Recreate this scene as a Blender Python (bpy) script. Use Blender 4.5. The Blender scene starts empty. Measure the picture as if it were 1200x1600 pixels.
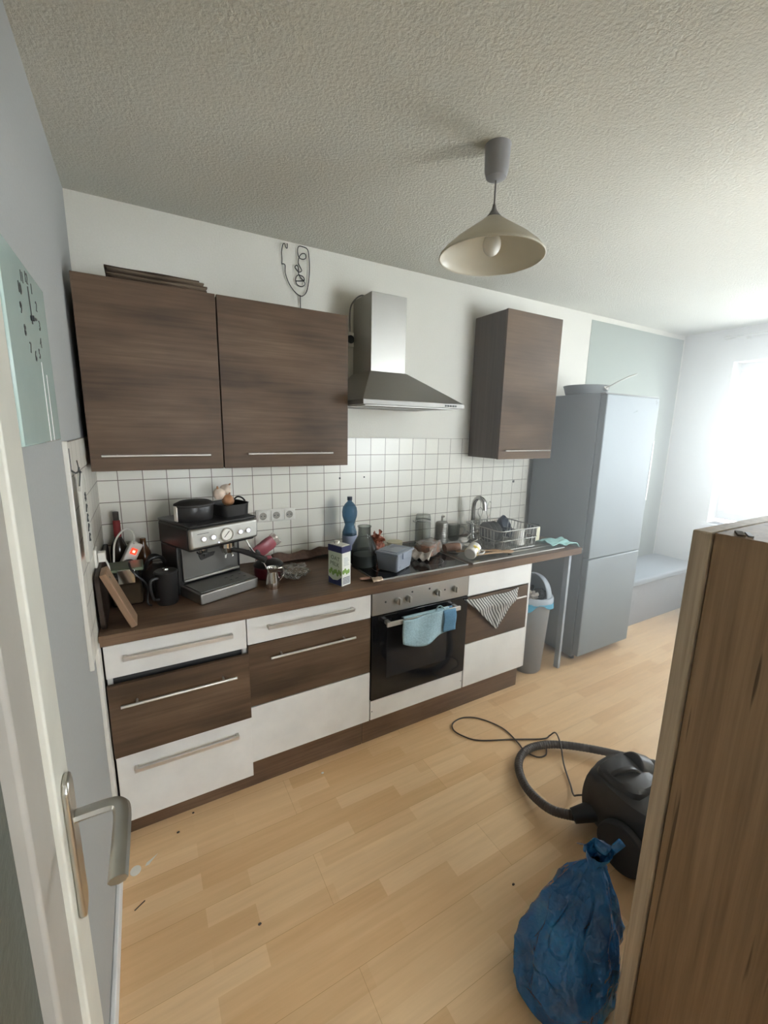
import bpy, math, random
from mathutils import Vector, Matrix, noise
random.seed(7)
PI = math.pi
S = bpy.context.scene
COL = S.collection
H = 2.514           # ceiling height
XR = 4.706          # right wall
YS = -2.32          # wall with the doorway
WT = .8825          # worktop surface

# ------------------------------------------------------------------ camera
cd = bpy.data.cameras.new('camera'); cam = bpy.data.objects.new('camera', cd); COL.objects.link(cam)
r_ = Vector((0.86932256, -0.49384374, 0.01991601)); u_ = Vector((0.07785698, 0.17662329, 0.98119443)); f_ = Vector((0.48807436, 0.85142385, -0.19199179))
m = Matrix((r_, u_, -f_)).transposed().to_4x4(); m.translation = Vector((.1867, -2.2762, 1.6067))
cam.matrix_world = m
cd.sensor_fit = 'HORIZONTAL'; cd.sensor_width = 36; cd.lens = 36 * 662.88 / 1200; cd.clip_start = .01
S.camera = cam

# ------------------------------------------------------------------ world, lights, exposure
S.view_settings.view_transform = 'Standard'; S.view_settings.look = 'None'
S.view_settings.gamma = 1; S.view_settings.use_curve_mapping = False
S.view_settings.exposure = 0.22
W = bpy.data.worlds.new('sky'); S.world = W; W.use_nodes = True
bg = W.node_tree.nodes['Background']; bg.inputs[0].default_value = (.92, .96, 1, 1); bg.inputs[1].default_value = 27
def area(name, loc, rot, sx, sy, power, col=(1, 1, 1), portal=False):
    l = bpy.data.lights.new(name, 'AREA'); l.shape = 'RECTANGLE'; l.size = sx; l.size_y = sy; l.energy = power; l.color = col
    o = bpy.data.objects.new(name, l); COL.objects.link(o); o.location = loc; o.rotation_euler = rot
    if portal: l.cycles.is_portal = True
    return o
area('window_portal', (5.0, -1.12, 1.52), (0, PI/2, 0), 1.42, 1.4, 1, portal=True)
area('added_window_portal', (2.65, YS-.12, 1.55), (PI/2, 0, PI), 1.0, 1.2, 1, portal=True)  # portal for the invented window that brightens the middle of the kitchen
area('added_hall_opening_portal', (1.0, YS-1.88, 1.60), (PI/2, 0, PI), .70, .76, 1, portal=True)  # portal for an unseen hallway opening added as fill light
try:
    S.cycles.use_denoising = True; S.cycles.max_bounces = 12; S.cycles.diffuse_bounces = 6; S.cycles.transparent_max_bounces = 16
    S.cycles.sample_clamp_indirect = 6
except Exception: pass

# ------------------------------------------------------------------ materials
def srgb(r, g, b):
    return tuple(((c/255)/12.92 if c/255 <= .04045 else ((c/255+.055)/1.055)**2.4) for c in (r, g, b)) + (1,)
class NT:
    def __init__(s, name):
        s.m = bpy.data.materials.new(name); s.m.use_nodes = True; s.t = s.m.node_tree; s.b = s.t.nodes['Principled BSDF']
        s.out = s.t.nodes['Material Output']
    def n(s, typ, **kw):
        x = s.t.nodes.new(typ)
        for k, v in kw.items():
            if k.startswith('i_'): x.inputs[k[2:].replace('_', ' ')].default_value = v
            else: setattr(x, k, v)
        return x
    def l(s, a, b): s.t.links.new(a, b)
    def coords(s, scale=(1, 1, 1), loc=(0, 0, 0), kind='Object', rot=(0, 0, 0)):
        c = s.n('ShaderNodeTexCoord'); mp = s.n('ShaderNodeMapping'); mp.inputs['Scale'].default_value = scale; mp.inputs['Location'].default_value = loc
        mp.inputs['Rotation'].default_value = rot
        s.l(c.outputs[kind], mp.inputs[0]); return mp.outputs[0]
    def noise(s, vec, scale, detail=4, rough=.55):
        x = s.n('ShaderNodeTexNoise'); x.inputs['Scale'].default_value = scale; x.inputs['Detail'].default_value = detail; x.inputs['Roughness'].default_value = rough
        s.l(vec, x.inputs['Vector']); return x.outputs['Fac']
    def ramp(s, fac, stops):
        x = s.n('ShaderNodeValToRGB'); e = x.color_ramp.elements
        while len(e) < len(stops): e.new(.5)
        for i, (p, c) in enumerate(stops): e[i].position = p; e[i].color = c
        s.l(fac, x.inputs[0]); return x.outputs[0]
    def mix(s, fac, a, b, mode='MIX'):
        x = s.n('ShaderNodeMix', data_type='RGBA', blend_type=mode)
        for sock, v in ((x.inputs[0], fac), (x.inputs[6], a), (x.inputs[7], b)):
            if isinstance(v, (int, float, tuple)): sock.default_value = v
            else: s.l(v, sock)
        return x.outputs[2]
    def bump(s, h, strength=.2, dist=.01):
        x = s.n('ShaderNodeBump'); x.inputs['Strength'].default_value = strength; x.inputs['Distance'].default_value = dist
        s.l(h, x.inputs['Height']); s.l(x.outputs[0], s.b.inputs['Normal'])
def plain(name, col, rough=.5, metal=0, spec=.5, trans=0, ior=1.45, bump=None, var=0, coat=0, emit=None, alpha=None):
    N = NT(name); b = N.b
    b.inputs['Base Color'].default_value = col; b.inputs['Roughness'].default_value = rough; b.inputs['Metallic'].default_value = metal
    b.inputs['Specular IOR Level'].default_value = spec; b.inputs['Transmission Weight'].default_value = trans; b.inputs['IOR'].default_value = ior
    b.inputs['Coat Weight'].default_value = coat
    v = N.coords()
    f = N.noise(v, 9 if not bump else bump[0])
    if var or not bump:
        k = var or .06
        c = N.ramp(f, [(.25, tuple(x*(1-k) for x in col[:3])+(1,)), (.75, tuple(min(1, x*(1+k)) for x in col[:3])+(1,))])
        N.l(c, b.inputs['Base Color'])
    if bump: N.bump(f, bump[1], bump[2])
    if emit: b.inputs['Emission Color'].default_value = emit[0]; b.inputs['Emission Strength'].default_value = emit[1]
    if alpha is not None: b.inputs['Alpha'].default_value = alpha
    return N.m
def wood(name, dark, mid, light, axis='X', rough=.45, fine=60, band=5, seed=0, cracks=False):
    N = NT(name)
    st = {'X': (.35, 1, 1), 'Y': (1, .35, 1), 'Z': (1, 1, .12)}[axis]
    sf = {'X': (.04, 1, 1), 'Y': (1, .04, 1), 'Z': (1, 1, .03)}[axis]
    v = N.coords(st, (seed, seed*.7, seed*.3)); vf = N.coords(sf, (seed, 0, seed))
    a = N.noise(v, band, 3, .5); b = N.noise(vf, fine, 5, .6)
    c1 = N.ramp(a, [(.3, dark), (.5, mid), (.72, light)])
    c2 = N.ramp(b, [(.3, (.62, .6, .58, 1)), (.65, (1.08, 1.08, 1.08, 1))])
    c = N.mix(.8, c1, c2, 'MULTIPLY')
    if cracks:
        vc = N.coords({'Z': (1, 1, .035), 'X': (.045, 1, 1)}[axis], (seed+3, seed, 0)); k = N.noise(vc, 46, 2, .5)
        kr = N.ramp(k, [(.0, (0, 0, 0, 1)), (.318, (.08, .08, .08, 1)), (.345, (1, 1, 1, 1))])
        c = N.mix(.7, c, kr, 'MULTIPLY')
    N.l(c, N.b.inputs['Base Color']); N.b.inputs['Roughness'].default_value = rough; N.b.inputs['Specular IOR Level'].default_value = .3
    N.bump(b, .08, .002)
    return N.m
M = {}
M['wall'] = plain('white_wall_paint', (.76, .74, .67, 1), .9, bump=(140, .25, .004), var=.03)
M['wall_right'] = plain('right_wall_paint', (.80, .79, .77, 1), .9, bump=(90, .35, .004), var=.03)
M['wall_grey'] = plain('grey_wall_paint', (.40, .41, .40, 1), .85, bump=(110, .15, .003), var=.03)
M['patch'] = plain('grey_green_paint', (.36, .40, .36, 1), .9, bump=(110, .15, .003), var=.02)
def ceil_mat():
    N = NT('rough_ceiling_plaster'); v = N.coords()
    a = N.noise(v, 95, 5, .6); b = N.noise(v, 1.2, 2, .5)
    N.l(N.ramp(b, [(.3, (.66, .65, .58, 1)), (.7, (.71, .70, .62, 1))]), N.b.inputs['Base Color']); N.b.inputs['Roughness'].default_value = .95
    N.bump(N.ramp(a, [(.35, (0, 0, 0, 1)), (.65, (1, 1, 1, 1))]), .45, .005); return N.m
M['ceiling'] = ceil_mat()
def floor_mat():
    N = NT('beech_laminate'); v = N.coords()
    br = N.n('ShaderNodeTexBrick'); N.l(v, br.inputs['Vector']); br.offset = .37; br.offset_frequency = 2; br.squash = 1
    for k, x in (('Scale', 1), ('Mortar Size', 0), ('Bias', 0), ('Brick Width', .41), ('Row Height', .066)): br.inputs[k].default_value = x
    br.inputs['Color1'].default_value = srgb(222, 184, 138); br.inputs['Color2'].default_value = srgb(238, 206, 164)
    br2 = N.n('ShaderNodeTexBrick'); N.l(v, br2.inputs['Vector']); br2.offset = .5
    for k, x in (('Scale', 1), ('Mortar Size', .0006), ('Mortar Smooth', .3), ('Brick Width', 1.285), ('Row Height', .198)): br2.inputs[k].default_value = x
    br2.inputs['Color1'].default_value = (1, 1, 1, 1); br2.inputs['Color2'].default_value = (.93, .92, .9, 1); br2.inputs['Mortar'].default_value = (.6, .5, .4, 1)
    g = N.noise(N.coords((.06, 1, 1)), 45, 5, .6); big = N.noise(N.coords((.5, 1, 1)), 3.1, 3, .5)
    c = N.mix(.9, br.outputs['Color'], N.ramp(g, [(.3, (.91, .88, .85, 1)), (.7, (1.04, 1.04, 1.04, 1))]), 'MULTIPLY')
    c = N.mix(1, c, N.ramp(big, [(.3, (.94, .91, .88, 1)), (.7, (1.03, 1.03, 1.03, 1))]), 'MULTIPLY')
    c = N.mix(1, c, br2.outputs['Color'], 'MULTIPLY')
    N.l(c, N.b.inputs['Base Color']); N.b.inputs['Roughness'].default_value = .38; N.b.inputs['Specular IOR Level'].default_value = .4
    return N.m
M['floor'] = floor_mat()
def tile_mat(name, axis):
    N = NT(name); c = N.n('ShaderNodeTexCoord'); sp = N.n('ShaderNodeSeparateXYZ'); cb = N.n('ShaderNodeCombineXYZ'); N.l(c.outputs['Object'], sp.inputs[0])
    ad = N.n('ShaderNodeMath', operation='ADD'); ad.inputs[1].default_value = .013 if axis == 'X' else 2.0; N.l(sp.outputs[axis], ad.inputs[0])
    ad2 = N.n('ShaderNodeMath', operation='ADD'); ad2.inputs[1].default_value = .147; N.l(sp.outputs['Z'], ad2.inputs[0])
    N.l(ad.outputs[0], cb.inputs[0]); N.l(ad2.outputs[0], cb.inputs[1])
    br = N.n('ShaderNodeTexBrick'); br.offset = 0; br.squash = 1; N.l(cb.outputs[0], br.inputs['Vector'])
    for k, x in (('Scale', 1), ('Mortar Size', .0019), ('Mortar Smooth', .2), ('Bias', 0), ('Brick Width', .1), ('Row Height', .1)): br.inputs[k].default_value = x
    br.inputs['Color1'].default_value = srgb(232, 229, 218); br.inputs['Color2'].default_value = srgb(224, 221, 211); br.inputs['Mortar'].default_value = srgb(128, 118, 106)
    N.l(br.outputs['Color'], N.b.inputs['Base Color']); N.b.inputs['Roughness'].default_value = .28
    iv = N.n('ShaderNodeMath', operation='SUBTRACT'); iv.inputs[0].default_value = 1; N.l(br.outputs['Fac'], iv.inputs[1])
    N.bump(iv.outputs[0], .4, .0015); return N.m
M['tiles'] = tile_mat('white_square_tiles', 'X'); M['tiles_side'] = tile_mat('white_square_tiles_side', 'Y')
M['oak'] = wood('truffle_oak_front', srgb(70, 55, 42), srgb(90, 71, 55), srgb(108, 88, 70), 'X', .5, 70, 6)
M['oak2'] = wood('truffle_oak_front_two', srgb(70, 55, 42), srgb(92, 73, 57), srgb(110, 90, 72), 'X', .5, 70, 6, seed=4.3)
M['oak_z'] = wood('truffle_oak_side', srgb(82, 68, 57), srgb(98, 83, 70), srgb(112, 96, 82), 'Z', .55, 70, 5, seed=2)
M['top'] = wood('worktop_oak_laminate', srgb(84, 64, 50), srgb(104, 82, 65), srgb(122, 99, 80), 'X', .4, 70, 7, seed=9)
M['wild'] = wood('knotty_oak_panel', srgb(108, 84, 62), srgb(134, 108, 82), srgb(156, 130, 102), 'Z', .5, 80, 4, seed=5, cracks=True)
M['wild_edge'] = wood('light_oak_edge', srgb(166, 148, 128), srgb(178, 162, 142), srgb(190, 174, 154), 'Z', .5, 80, 4, seed=1)
M['white'] = plain('white_lacquer_front', (.80, .79, .76, 1), .35)
M['white_body'] = plain('white_carcass_board', (.72, .71, .68, 1), .6)
M['dark_gap'] = plain('dark_drawer_inside', (.04, .04, .042, 1), .8)
M['steel'] = plain('brushed_steel', (.46, .45, .42, 1), .45, 1, bump=(300, .05, .001), var=.05)
M['steel_dull'] = plain('dull_brushed_steel', (.44, .43, .41, 1), .42, 1, bump=(260, .05, .001), var=.05)
M['machine_steel'] = plain('dark_brushed_machine_steel', (.20, .195, .185, 1), .4, .9, bump=(260, .05, .001))
M['hood_lip'] = plain('matt_steel_lip', (.34, .33, .31, 1), .6, .8)
M['chrome'] = plain('chrome', (.75, .74, .72, 1), .12, 1)
M['nickel'] = plain('satin_nickel', (.62, .60, .55, 1), .3, 1)
M['alu'] = plain('satin_aluminium_bar', (.72, .70, .67, 1), .4, .85)
M['fridge'] = plain('silver_fridge_front', (.24, .27, .285, 1), .6, .2, var=.03)
M['fridge_side'] = plain('grey_fridge_side', (.27, .30, .32, 1), .5, .2, bump=(260, .05, .001), var=.03)
M['black'] = plain('black_plastic', (.018, .017, .017, 1), .35)
M['black_soft'] = plain('matt_black', (.022, .020, .019, 1), .65)
M['black_glass'] = plain('black_glass', (.008, .008, .009, 1), .06)
M['vac'] = plain('dark_brown_black_plastic', (.030, .024, .019, 1), .42)
M['hose'] = plain('dark_hose', (.07, .055, .045, 1), .5)
M['cord_brown'] = plain('brown_grey_cable', (.05, .035, .025, 1), .5)
M['grey_plastic'] = plain('grey_plastic', (.23, .23, .225, 1), .5)
M['grey_lid'] = plain('light_grey_lid_plastic', (.36, .40, .44, 1), .45)
M['dark_grey'] = plain('dark_grey_plastic', (.20, .19, .185, 1), .5)
M['socket_shade'] = plain('greyish_beige_socket_cup', (.36, .34, .30, 1), .4)
M['white_plastic'] = plain('white_plastic', (.78, .76, .70, 1), .35)
M['cream'] = plain('cream_door_paint', (.72, .71, .63, 1), .4)
M['sign'] = plain('greyish_white_sign_wood', (.60, .59, .53, 1), .6)
M['mould'] = plain('beige_grey_door_moulding', (.42, .40, .36, 1), .5)
M['pvc'] = plain('white_window_frame', (.85, .86, .86, 1), .4)
M['shade'] = plain('frosted_cream_glass', (.80, .75, .62, 1), .35, trans=.35, var=.05)
M['bulb'] = plain('white_bulb_glass', (.85, .83, .76, 1), .15)
M['canopy'] = plain('grey_ceiling_canopy', (.30, .30, .31, 1), .45)
M['bench'] = plain('grey_bench_fabric', (.30, .33, .36, 1), .9, bump=(160, .4, .004), var=.08)
M['bench_side'] = plain('grey_bench_board', (.34, .35, .37, 1), .6)
M['mint'] = plain('mint_glass_panel', (.50, .64, .60, 1), .18, var=.04, coat=.4)
M['dark_print'] = plain('dark_grey_print', (.05, .055, .055, 1), .6)
M['wire'] = plain('black_wire', (.012, .012, .012, 1), .5)
M['card'] = wood('dark_brown_board', srgb(50, 38, 30), srgb(70, 55, 44), srgb(92, 76, 62), 'X', .8, 50, 12)
M['card_light'] = wood('grey_brown_board_edge', srgb(80, 68, 56), srgb(100, 88, 74), srgb(120, 106, 90), 'X', .8, 50, 12)
M['board_dark'] = wood('dark_walnut_board', srgb(40, 31, 26), srgb(52, 42, 36), srgb(66, 54, 46), 'Z', .5, 50, 8)
M['board'] = wood('bamboo_board', srgb(128, 102, 80), srgb(150, 122, 98), srgb(168, 142, 116), 'Z', .5, 60, 6)
M['board_x'] = wood('beech_board', srgb(150, 118, 88), srgb(172, 140, 108), srgb(190, 158, 124), 'X', .55, 60, 6)
M['blue_cloth'] = plain('light_blue_cloth', (.33, .47, .53, 1), .9, bump=(120, .4, .003), var=.18)
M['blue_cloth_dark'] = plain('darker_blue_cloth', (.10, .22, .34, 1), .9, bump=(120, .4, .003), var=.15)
M['mint_cloth'] = plain('mint_green_cloth', (.36, .62, .60, 1), .9, bump=(120, .4, .003), var=.15)
M['red_wrap'] = plain('reddish_brown_wrap', (.30, .09, .05, 1), .4, var=.3)
M['red_dark'] = plain('dark_maroon_plastic', (.09, .012, .018, 1), .35)
M['pink'] = plain('pink_wrapper', (.36, .10, .12, 1), .3, var=.2)
M['brown_bread'] = plain('brown_bread_in_wrap', (.20, .09, .05, 1), .5, var=.4, bump=(60, .5, .004))
M['foil'] = plain('crinkled_foil_wrap', (.62, .48, .38, 1), .25, .6, var=.25, bump=(45, .9, .006))
M['foil_clear'] = plain('crinkled_pale_wrap', (.60, .54, .48, 1), .25, .15, var=.2, bump=(45, .9, .006))
M['garlic'] = plain('garlic_skin', (.66, .54, .44, 1), .5, var=.25, bump=(30, .3, .003))
M['onion'] = plain('brown_onion_skin', (.36, .18, .09, 1), .4, var=.3)
M['butter'] = plain('pale_yellow_disc', (.78, .74, .55, 1), .5)
M['plate_white'] = plain('white_ceramic', (.75, .72, .66, 1), .2)
M['pale_green_lid'] = plain('grey_green_lid', (.13, .16, .10, 1), .4)
M['tobacco'] = plain('brown_jar_content', (.10, .06, .03, 1), .8, var=.4)
M['navy'] = plain('navy_print', (.03, .035, .10, 1), .35)
M['carton'] = plain('pale_green_carton', (.52, .58, .46, 1), .4)
M['carton_side'] = plain('white_carton_side', (.78, .80, .74, 1), .4)
M['leaf_green'] = plain('leaf_green_print', (.20, .34, .08, 1), .5, var=.3)
M['yellow'] = plain('yellow_print', (.72, .52, .08, 1), .4, var=.3)
M['sausage'] = plain('brown_roll', (.22, .12, .08, 1), .5, var=.35)
M['label_blue'] = plain('pale_blue_label', (.34, .38, .50, 1), .45)
M['contents'] = plain('grey_blue_contents', (.13, .145, .19, 1), .8, var=.3, bump=(80, .6, .006))
M['dark_blue'] = plain('dark_blue_enamel', (.018, .03, .055, 1), .3)
M['liner'] = plain('light_blue_bin_liner', (.10, .42, .62, 1), .25, trans=.2, var=.25)
M['trash'] = plain('mixed_pale_rubbish', (.42, .37, .33, 1), .4, var=.5, bump=(40, .8, .01))
M['trash_dark'] = plain('crushed_dark_rubbish', (.10, .09, .08, 1), .25, .4, var=.5, bump=(60, .8, .01))
def bag_mat():
    N = NT('blue_plastic_bag'); v = N.coords(); a = N.noise(v, 5, 3, .5); b = N.noise(v, 17, 3, .5)
    N.l(N.ramp(a, [(.3, (.005, .05, .15, 1)), (.5, (.010, .12, .32, 1)), (.72, (.04, .24, .46, 1))]), N.b.inputs['Base Color'])
    N.b.inputs['Roughness'].default_value = .16; N.b.inputs['Specular IOR Level'].default_value = .6; N.bump(N.ramp(b, [(.3, (0, 0, 0, 1)), (.5, (1, 1, 1, 1)), (.7, (.2, .2, .2, 1))]), .6, .012); return N.m
M['bag'] = bag_mat()
def thin(name, col, amount, rough=.05, dif=.06, edge=.55):
    # thin clear material: part see-through, part glossy
    N = NT(name); t = N.n('ShaderNodeBsdfTransparent'); t.inputs[0].default_value = col; mx = N.n('ShaderNodeMixShader')
    fr = N.n('ShaderNodeLayerWeight'); fr.inputs[0].default_value = .35
    mr = N.n('ShaderNodeMapRange'); mr.inputs['To Min'].default_value = amount; mr.inputs['To Max'].default_value = min(1, amount+edge); N.l(fr.outputs['Facing'], mr.inputs[0])
    f = N.noise(N.coords(), 8); mm = N.n('ShaderNodeMapRange'); mm.inputs['To Min'].default_value = rough; mm.inputs['To Max'].default_value = rough+.06; N.l(f, mm.inputs[0]); N.l(mm.outputs[0], N.b.inputs['Roughness'])
    N.b.inputs['Base Color'].default_value = tuple(x*dif for x in col[:3])+(1,)
    N.l(mr.outputs[0], mx.inputs[0]); N.l(t.outputs[0], mx.inputs[1]); N.l(N.b.outputs[0], mx.inputs[2]); N.l(mx.outputs[0], N.out.inputs[0]); return N.m
M['pane'] = thin('window_glass', (.98, 1, 1, 1), .02)
M['clear'] = thin('clear_glass', (.90, .92, .91, 1), .06, edge=.45)
M['clear_grey'] = thin('smoky_clear_glass', (.78, .80, .79, 1), .12, edge=.5)
M['blue_pet'] = thin('blue_clear_bottle', (.30, .46, .60, 1), .22, dif=.5)
M['tub'] = thin('milky_clear_plastic', (.72, .78, .88, 1), .42, .25, dif=.6)
M['film'] = thin('clear_plastic_film', (.85, .83, .78, 1), .16, .15, dif=.6, edge=.6)
M['door_glass'] = plain('ribbed_dark_door_glass', (.08, .09, .075, 1), .5, bump=(70, .3, .004), var=.15)
def stripe_mat():
    N = NT('grey_white_striped_towel'); v = N.coords((1, 1, 1), rot=(0, .55, 0)); w = N.n('ShaderNodeTexWave'); w.bands_direction = 'X'; w.inputs['Scale'].default_value = 19; w.inputs['Distortion'].default_value = 1.2; w.inputs['Detail Scale'].default_value = 1.5
    N.l(v, w.inputs['Vector']); N.l(N.ramp(w.outputs['Fac'], [(.30, (.06, .055, .05, 1)), (.62, (.55, .54, .51, 1))]), N.b.inputs['Base Color']); N.b.inputs['Roughness'].default_value = .95; return N.m
M['towel'] = stripe_mat()
M['led_red'] = plain('red_switch_light', (.8, .02, .01, 1), .3, emit=((1, .06, .02, 1), 1.2))
M['led_core'] = plain('red_switch_core_light', (.9, .3, .2, 1), .3, emit=((1, .45, .30, 1), 2.5))
M['led_white'] = plain('white_button_light', (.7, .7, .8, 1), .3, emit=((.80, .82, 1, 1), 1.1))

# ------------------------------------------------------------------ mesh building
def cat(pts, n=8, closed=False):
    P = [Vector(p) for p in pts]; out = []; L = len(P)
    rng = range(L) if closed else range(L-1)
    for i in rng:
        if closed: a, b, c, d = P[(i-1) % L], P[i], P[(i+1) % L], P[(i+2) % L]
        else: a, b, c, d = P[max(i-1, 0)], P[i], P[i+1], P[min(i+2, L-1)]
        for k in range(n):
            t = k/n; out.append(.5*((2*b)+(c-a)*t+(2*a-5*b+4*c-d)*t*t+(3*b-a-3*c+d)*t**3))
    if not closed: out.append(P[-1])
    return out
class MB:
    def __init__(s): s.v = []; s.f = []
    def add(s, vs, fs):
        o = len(s.v); s.v += [tuple(v) for v in vs]; s.f += [tuple(i+o for i in f) for f in fs]; return s
    def box(s, x0, x1, y0, y1, z0, z1):
        return s.add([(x0, y0, z0), (x1, y0, z0), (x1, y1, z0), (x0, y1, z0), (x0, y0, z1), (x1, y0, z1), (x1, y1, z1), (x0, y1, z1)],
                     [(0, 3, 2, 1), (4, 5, 6, 7), (0, 1, 5, 4), (1, 2, 6, 5), (2, 3, 7, 6), (3, 0, 4, 7)])
    def prism(s, poly, axis, a, b):
        n = len(poly); f = {'x': lambda p, q, c: (c, p, q), 'y': lambda p, q, c: (p, c, q), 'z': lambda p, q, c: (p, q, c)}[axis]
        vs = [f(p, q, a) for p, q in poly]+[f(p, q, b) for p, q in poly]
        return s.add(vs, [tuple(range(n))[::-1], tuple(range(n, 2*n))]+[(i, (i+1) % n, n+(i+1) % n, n+i) for i in range(n)])
    def tube(s, pts, r, n=8, sub=0, closed=False, cap=True, flat=None):
        P = cat(pts, sub, closed) if sub else [Vector(p) for p in pts]
        L = len(P); R = r if callable(r) else (lambda t: r); vs = []; up = None
        for i, p in enumerate(P):
            a = P[i-1] if (i > 0 or closed) else p; b = P[(i+1) % L] if (i < L-1 or closed) else p
            d = (b-a).normalized() if (b-a).length > 1e-9 else Vector((0, 0, 1))
            if up is None: up = Vector((0, 0, 1)) if abs(d.z) < .9 else Vector((1, 0, 0))
            x = d.cross(up)
            if x.length < 1e-4: x = d.cross(Vector((1, 0, 0)))
            x.normalize(); up = x.cross(d).normalized(); q = R(i/max(1, L-1))
            for k in range(n):
                t = 2*PI*k/n; vs.append(p+x*q*math.cos(t)+up*q*math.sin(t)*(flat or 1))
        fs = []
        for i in range(L if closed else L-1):
            for k in range(n):
                j = (i+1) % L; fs.append((i*n+k, i*n+(k+1) % n, j*n+(k+1) % n, j*n+k))
        if cap and not closed: fs += [tuple(range(n))[::-1], tuple((L-1)*n+k for k in range(n))]
        return s.add(vs, fs)
    def cyl(s, p0, p1, r0, r1=None, n=24):
        r1 = r0 if r1 is None else r1; return s.tube([p0, p1], lambda t: r0+(r1-r0)*t, n)
    def lathe(s, prof, c=(0, 0, 0), n=32, sx=1, sy=1, power=None, a0=0, a1=2*PI, cap=False):
        vs = []; full = abs(a1-a0-2*PI) < 1e-6; m_ = n if full else n+1
        for r, z in prof:
            for k in range(m_):
                t = a0+(a1-a0)*k/n; cx, sn = math.cos(t), math.sin(t)
                if power: cx = math.copysign(abs(cx)**power, cx); sn = math.copysign(abs(sn)**power, sn)
                vs.append((c[0]+r*cx*sx, c[1]+r*sn*sy, c[2]+z))
        fs = []
        for i in range(len(prof)-1):
            for k in range(n):
                k2 = (k+1) % m_ if full else k+1
                fs.append((i*m_+k, i*m_+k2, (i+1)*m_+k2, (i+1)*m_+k))
        if cap and full:
            fs += [tuple(range(m_))[::-1], tuple((len(prof)-1)*m_+k for k in range(m_))]
        return s.add(vs, fs)
    def grid(s, fn, nu, nv):
        vs = [fn(i/nu, j/nv) for j in range(nv+1) for i in range(nu+1)]
        return s.add(vs, [(j*(nu+1)+i, j*(nu+1)+i+1, (j+1)*(nu+1)+i+1, (j+1)*(nu+1)+i) for j in range(nv) for i in range(nu)])
    def blob(s, c, r, fn=None, nu=28, nv=18):
        vs = []
        for j in range(nv+1):
            ph = PI*j/nv
            for i in range(nu):
                th = 2*PI*i/nu; d = Vector((math.sin(ph)*math.cos(th), math.sin(ph)*math.sin(th), math.cos(ph)))
                k = fn(d) if fn else 1; vs.append((c[0]+d.x*r[0]*k, c[1]+d.y*r[1]*k, c[2]+d.z*r[2]*k))
        return s.add(vs, [(j*nu+i, (j+1)*nu+i, (j+1)*nu+(i+1) % nu, j*nu+(i+1) % nu) for j in range(nv) for i in range(nu)])
    def xf(s, mat): s.v = [tuple(mat @ Vector(v)) for v in s.v]; return s
    def build(s, name, mat, parent=None, bevel=0, solid=0, ang=35, loc=None, rot=None, kind=None, label=None, seg=2):
        me = bpy.data.meshes.new(name); me.from_pydata(s.v, [], s.f); me.validate(); me.materials.append(M[mat] if isinstance(mat, str) else mat)
        me.polygons.foreach_set('use_smooth', [True]*len(me.polygons)); me.set_sharp_from_angle(angle=math.radians(ang)); me.update()
        o = bpy.data.objects.new(name, me); COL.objects.link(o)
        if parent: o.parent = parent
        if loc: o.location = loc
        if rot: o.rotation_euler = rot
        if solid: md = o.modifiers.new('solid', 'SOLIDIFY'); md.thickness = solid; md.offset = 0
        if bevel: md = o.modifiers.new('bevel', 'BEVEL'); md.width = bevel; md.segments = seg; md.limit_method = 'ANGLE'
        if kind: o['kind'] = kind
        if label: o['label'] = label
        return o
def fixn(o):
    import bmesh
    b = bmesh.new(); b.from_mesh(o.data); bmesh.ops.remove_doubles(b, verts=b.verts, dist=1e-6); bmesh.ops.recalc_face_normals(b, faces=b.faces); b.to_mesh(o.data); b.free(); return o
def thing(name, label, cat_, loc=(0, 0, 0), rz=0, group=None, rot=None):
    o = bpy.data.objects.new(name, None); COL.objects.link(o); o.location = loc; o.rotation_euler = rot or (0, 0, rz); o.empty_display_size = .05
    return tag(o, label, cat_, group)
def tag(o, label, cat_, group=None):
    o['label'] = label; o['category'] = cat_
    if group: o['group'] = group
    return o
def struct(o, label=None):
    o['kind'] = 'structure'
    if label: o['label'] = label
    return o
def dup(root, loc=None, rz=None, label=None):
    c = root.copy(); COL.objects.link(c)
    if loc: c.location = loc
    if rz is not None: c.rotation_euler = (0, 0, rz)
    if label: c['label'] = label
    for ch in [o for o in COL.objects if o.parent == root]:
        d = ch.copy(); COL.objects.link(d); d.parent = c
        for g in [o for o in COL.objects if o.parent == ch]:
            e = g.copy(); COL.objects.link(e); e.parent = d
    return c
def text(name, body, size, mat, parent, loc, rot, ext=.0004):
    c = bpy.data.curves.new(name, 'FONT'); c.body = body; c.size = size; c.align_x = 'CENTER'; c.align_y = 'CENTER'; c.extrude = ext
    c.materials.append(M[mat]); tmp = bpy.data.objects.new(name, c); me = bpy.data.meshes.new_from_object(tmp); bpy.data.objects.remove(tmp)
    me.materials.clear(); me.materials.append(M[mat]); o = bpy.data.objects.new(name, me); COL.objects.link(o); o.parent = parent; o.location = loc; o.rotation_euler = rot; return o
def wob(p, s=1, a=1): return noise.noise(Vector(p)*s)*a

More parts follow.
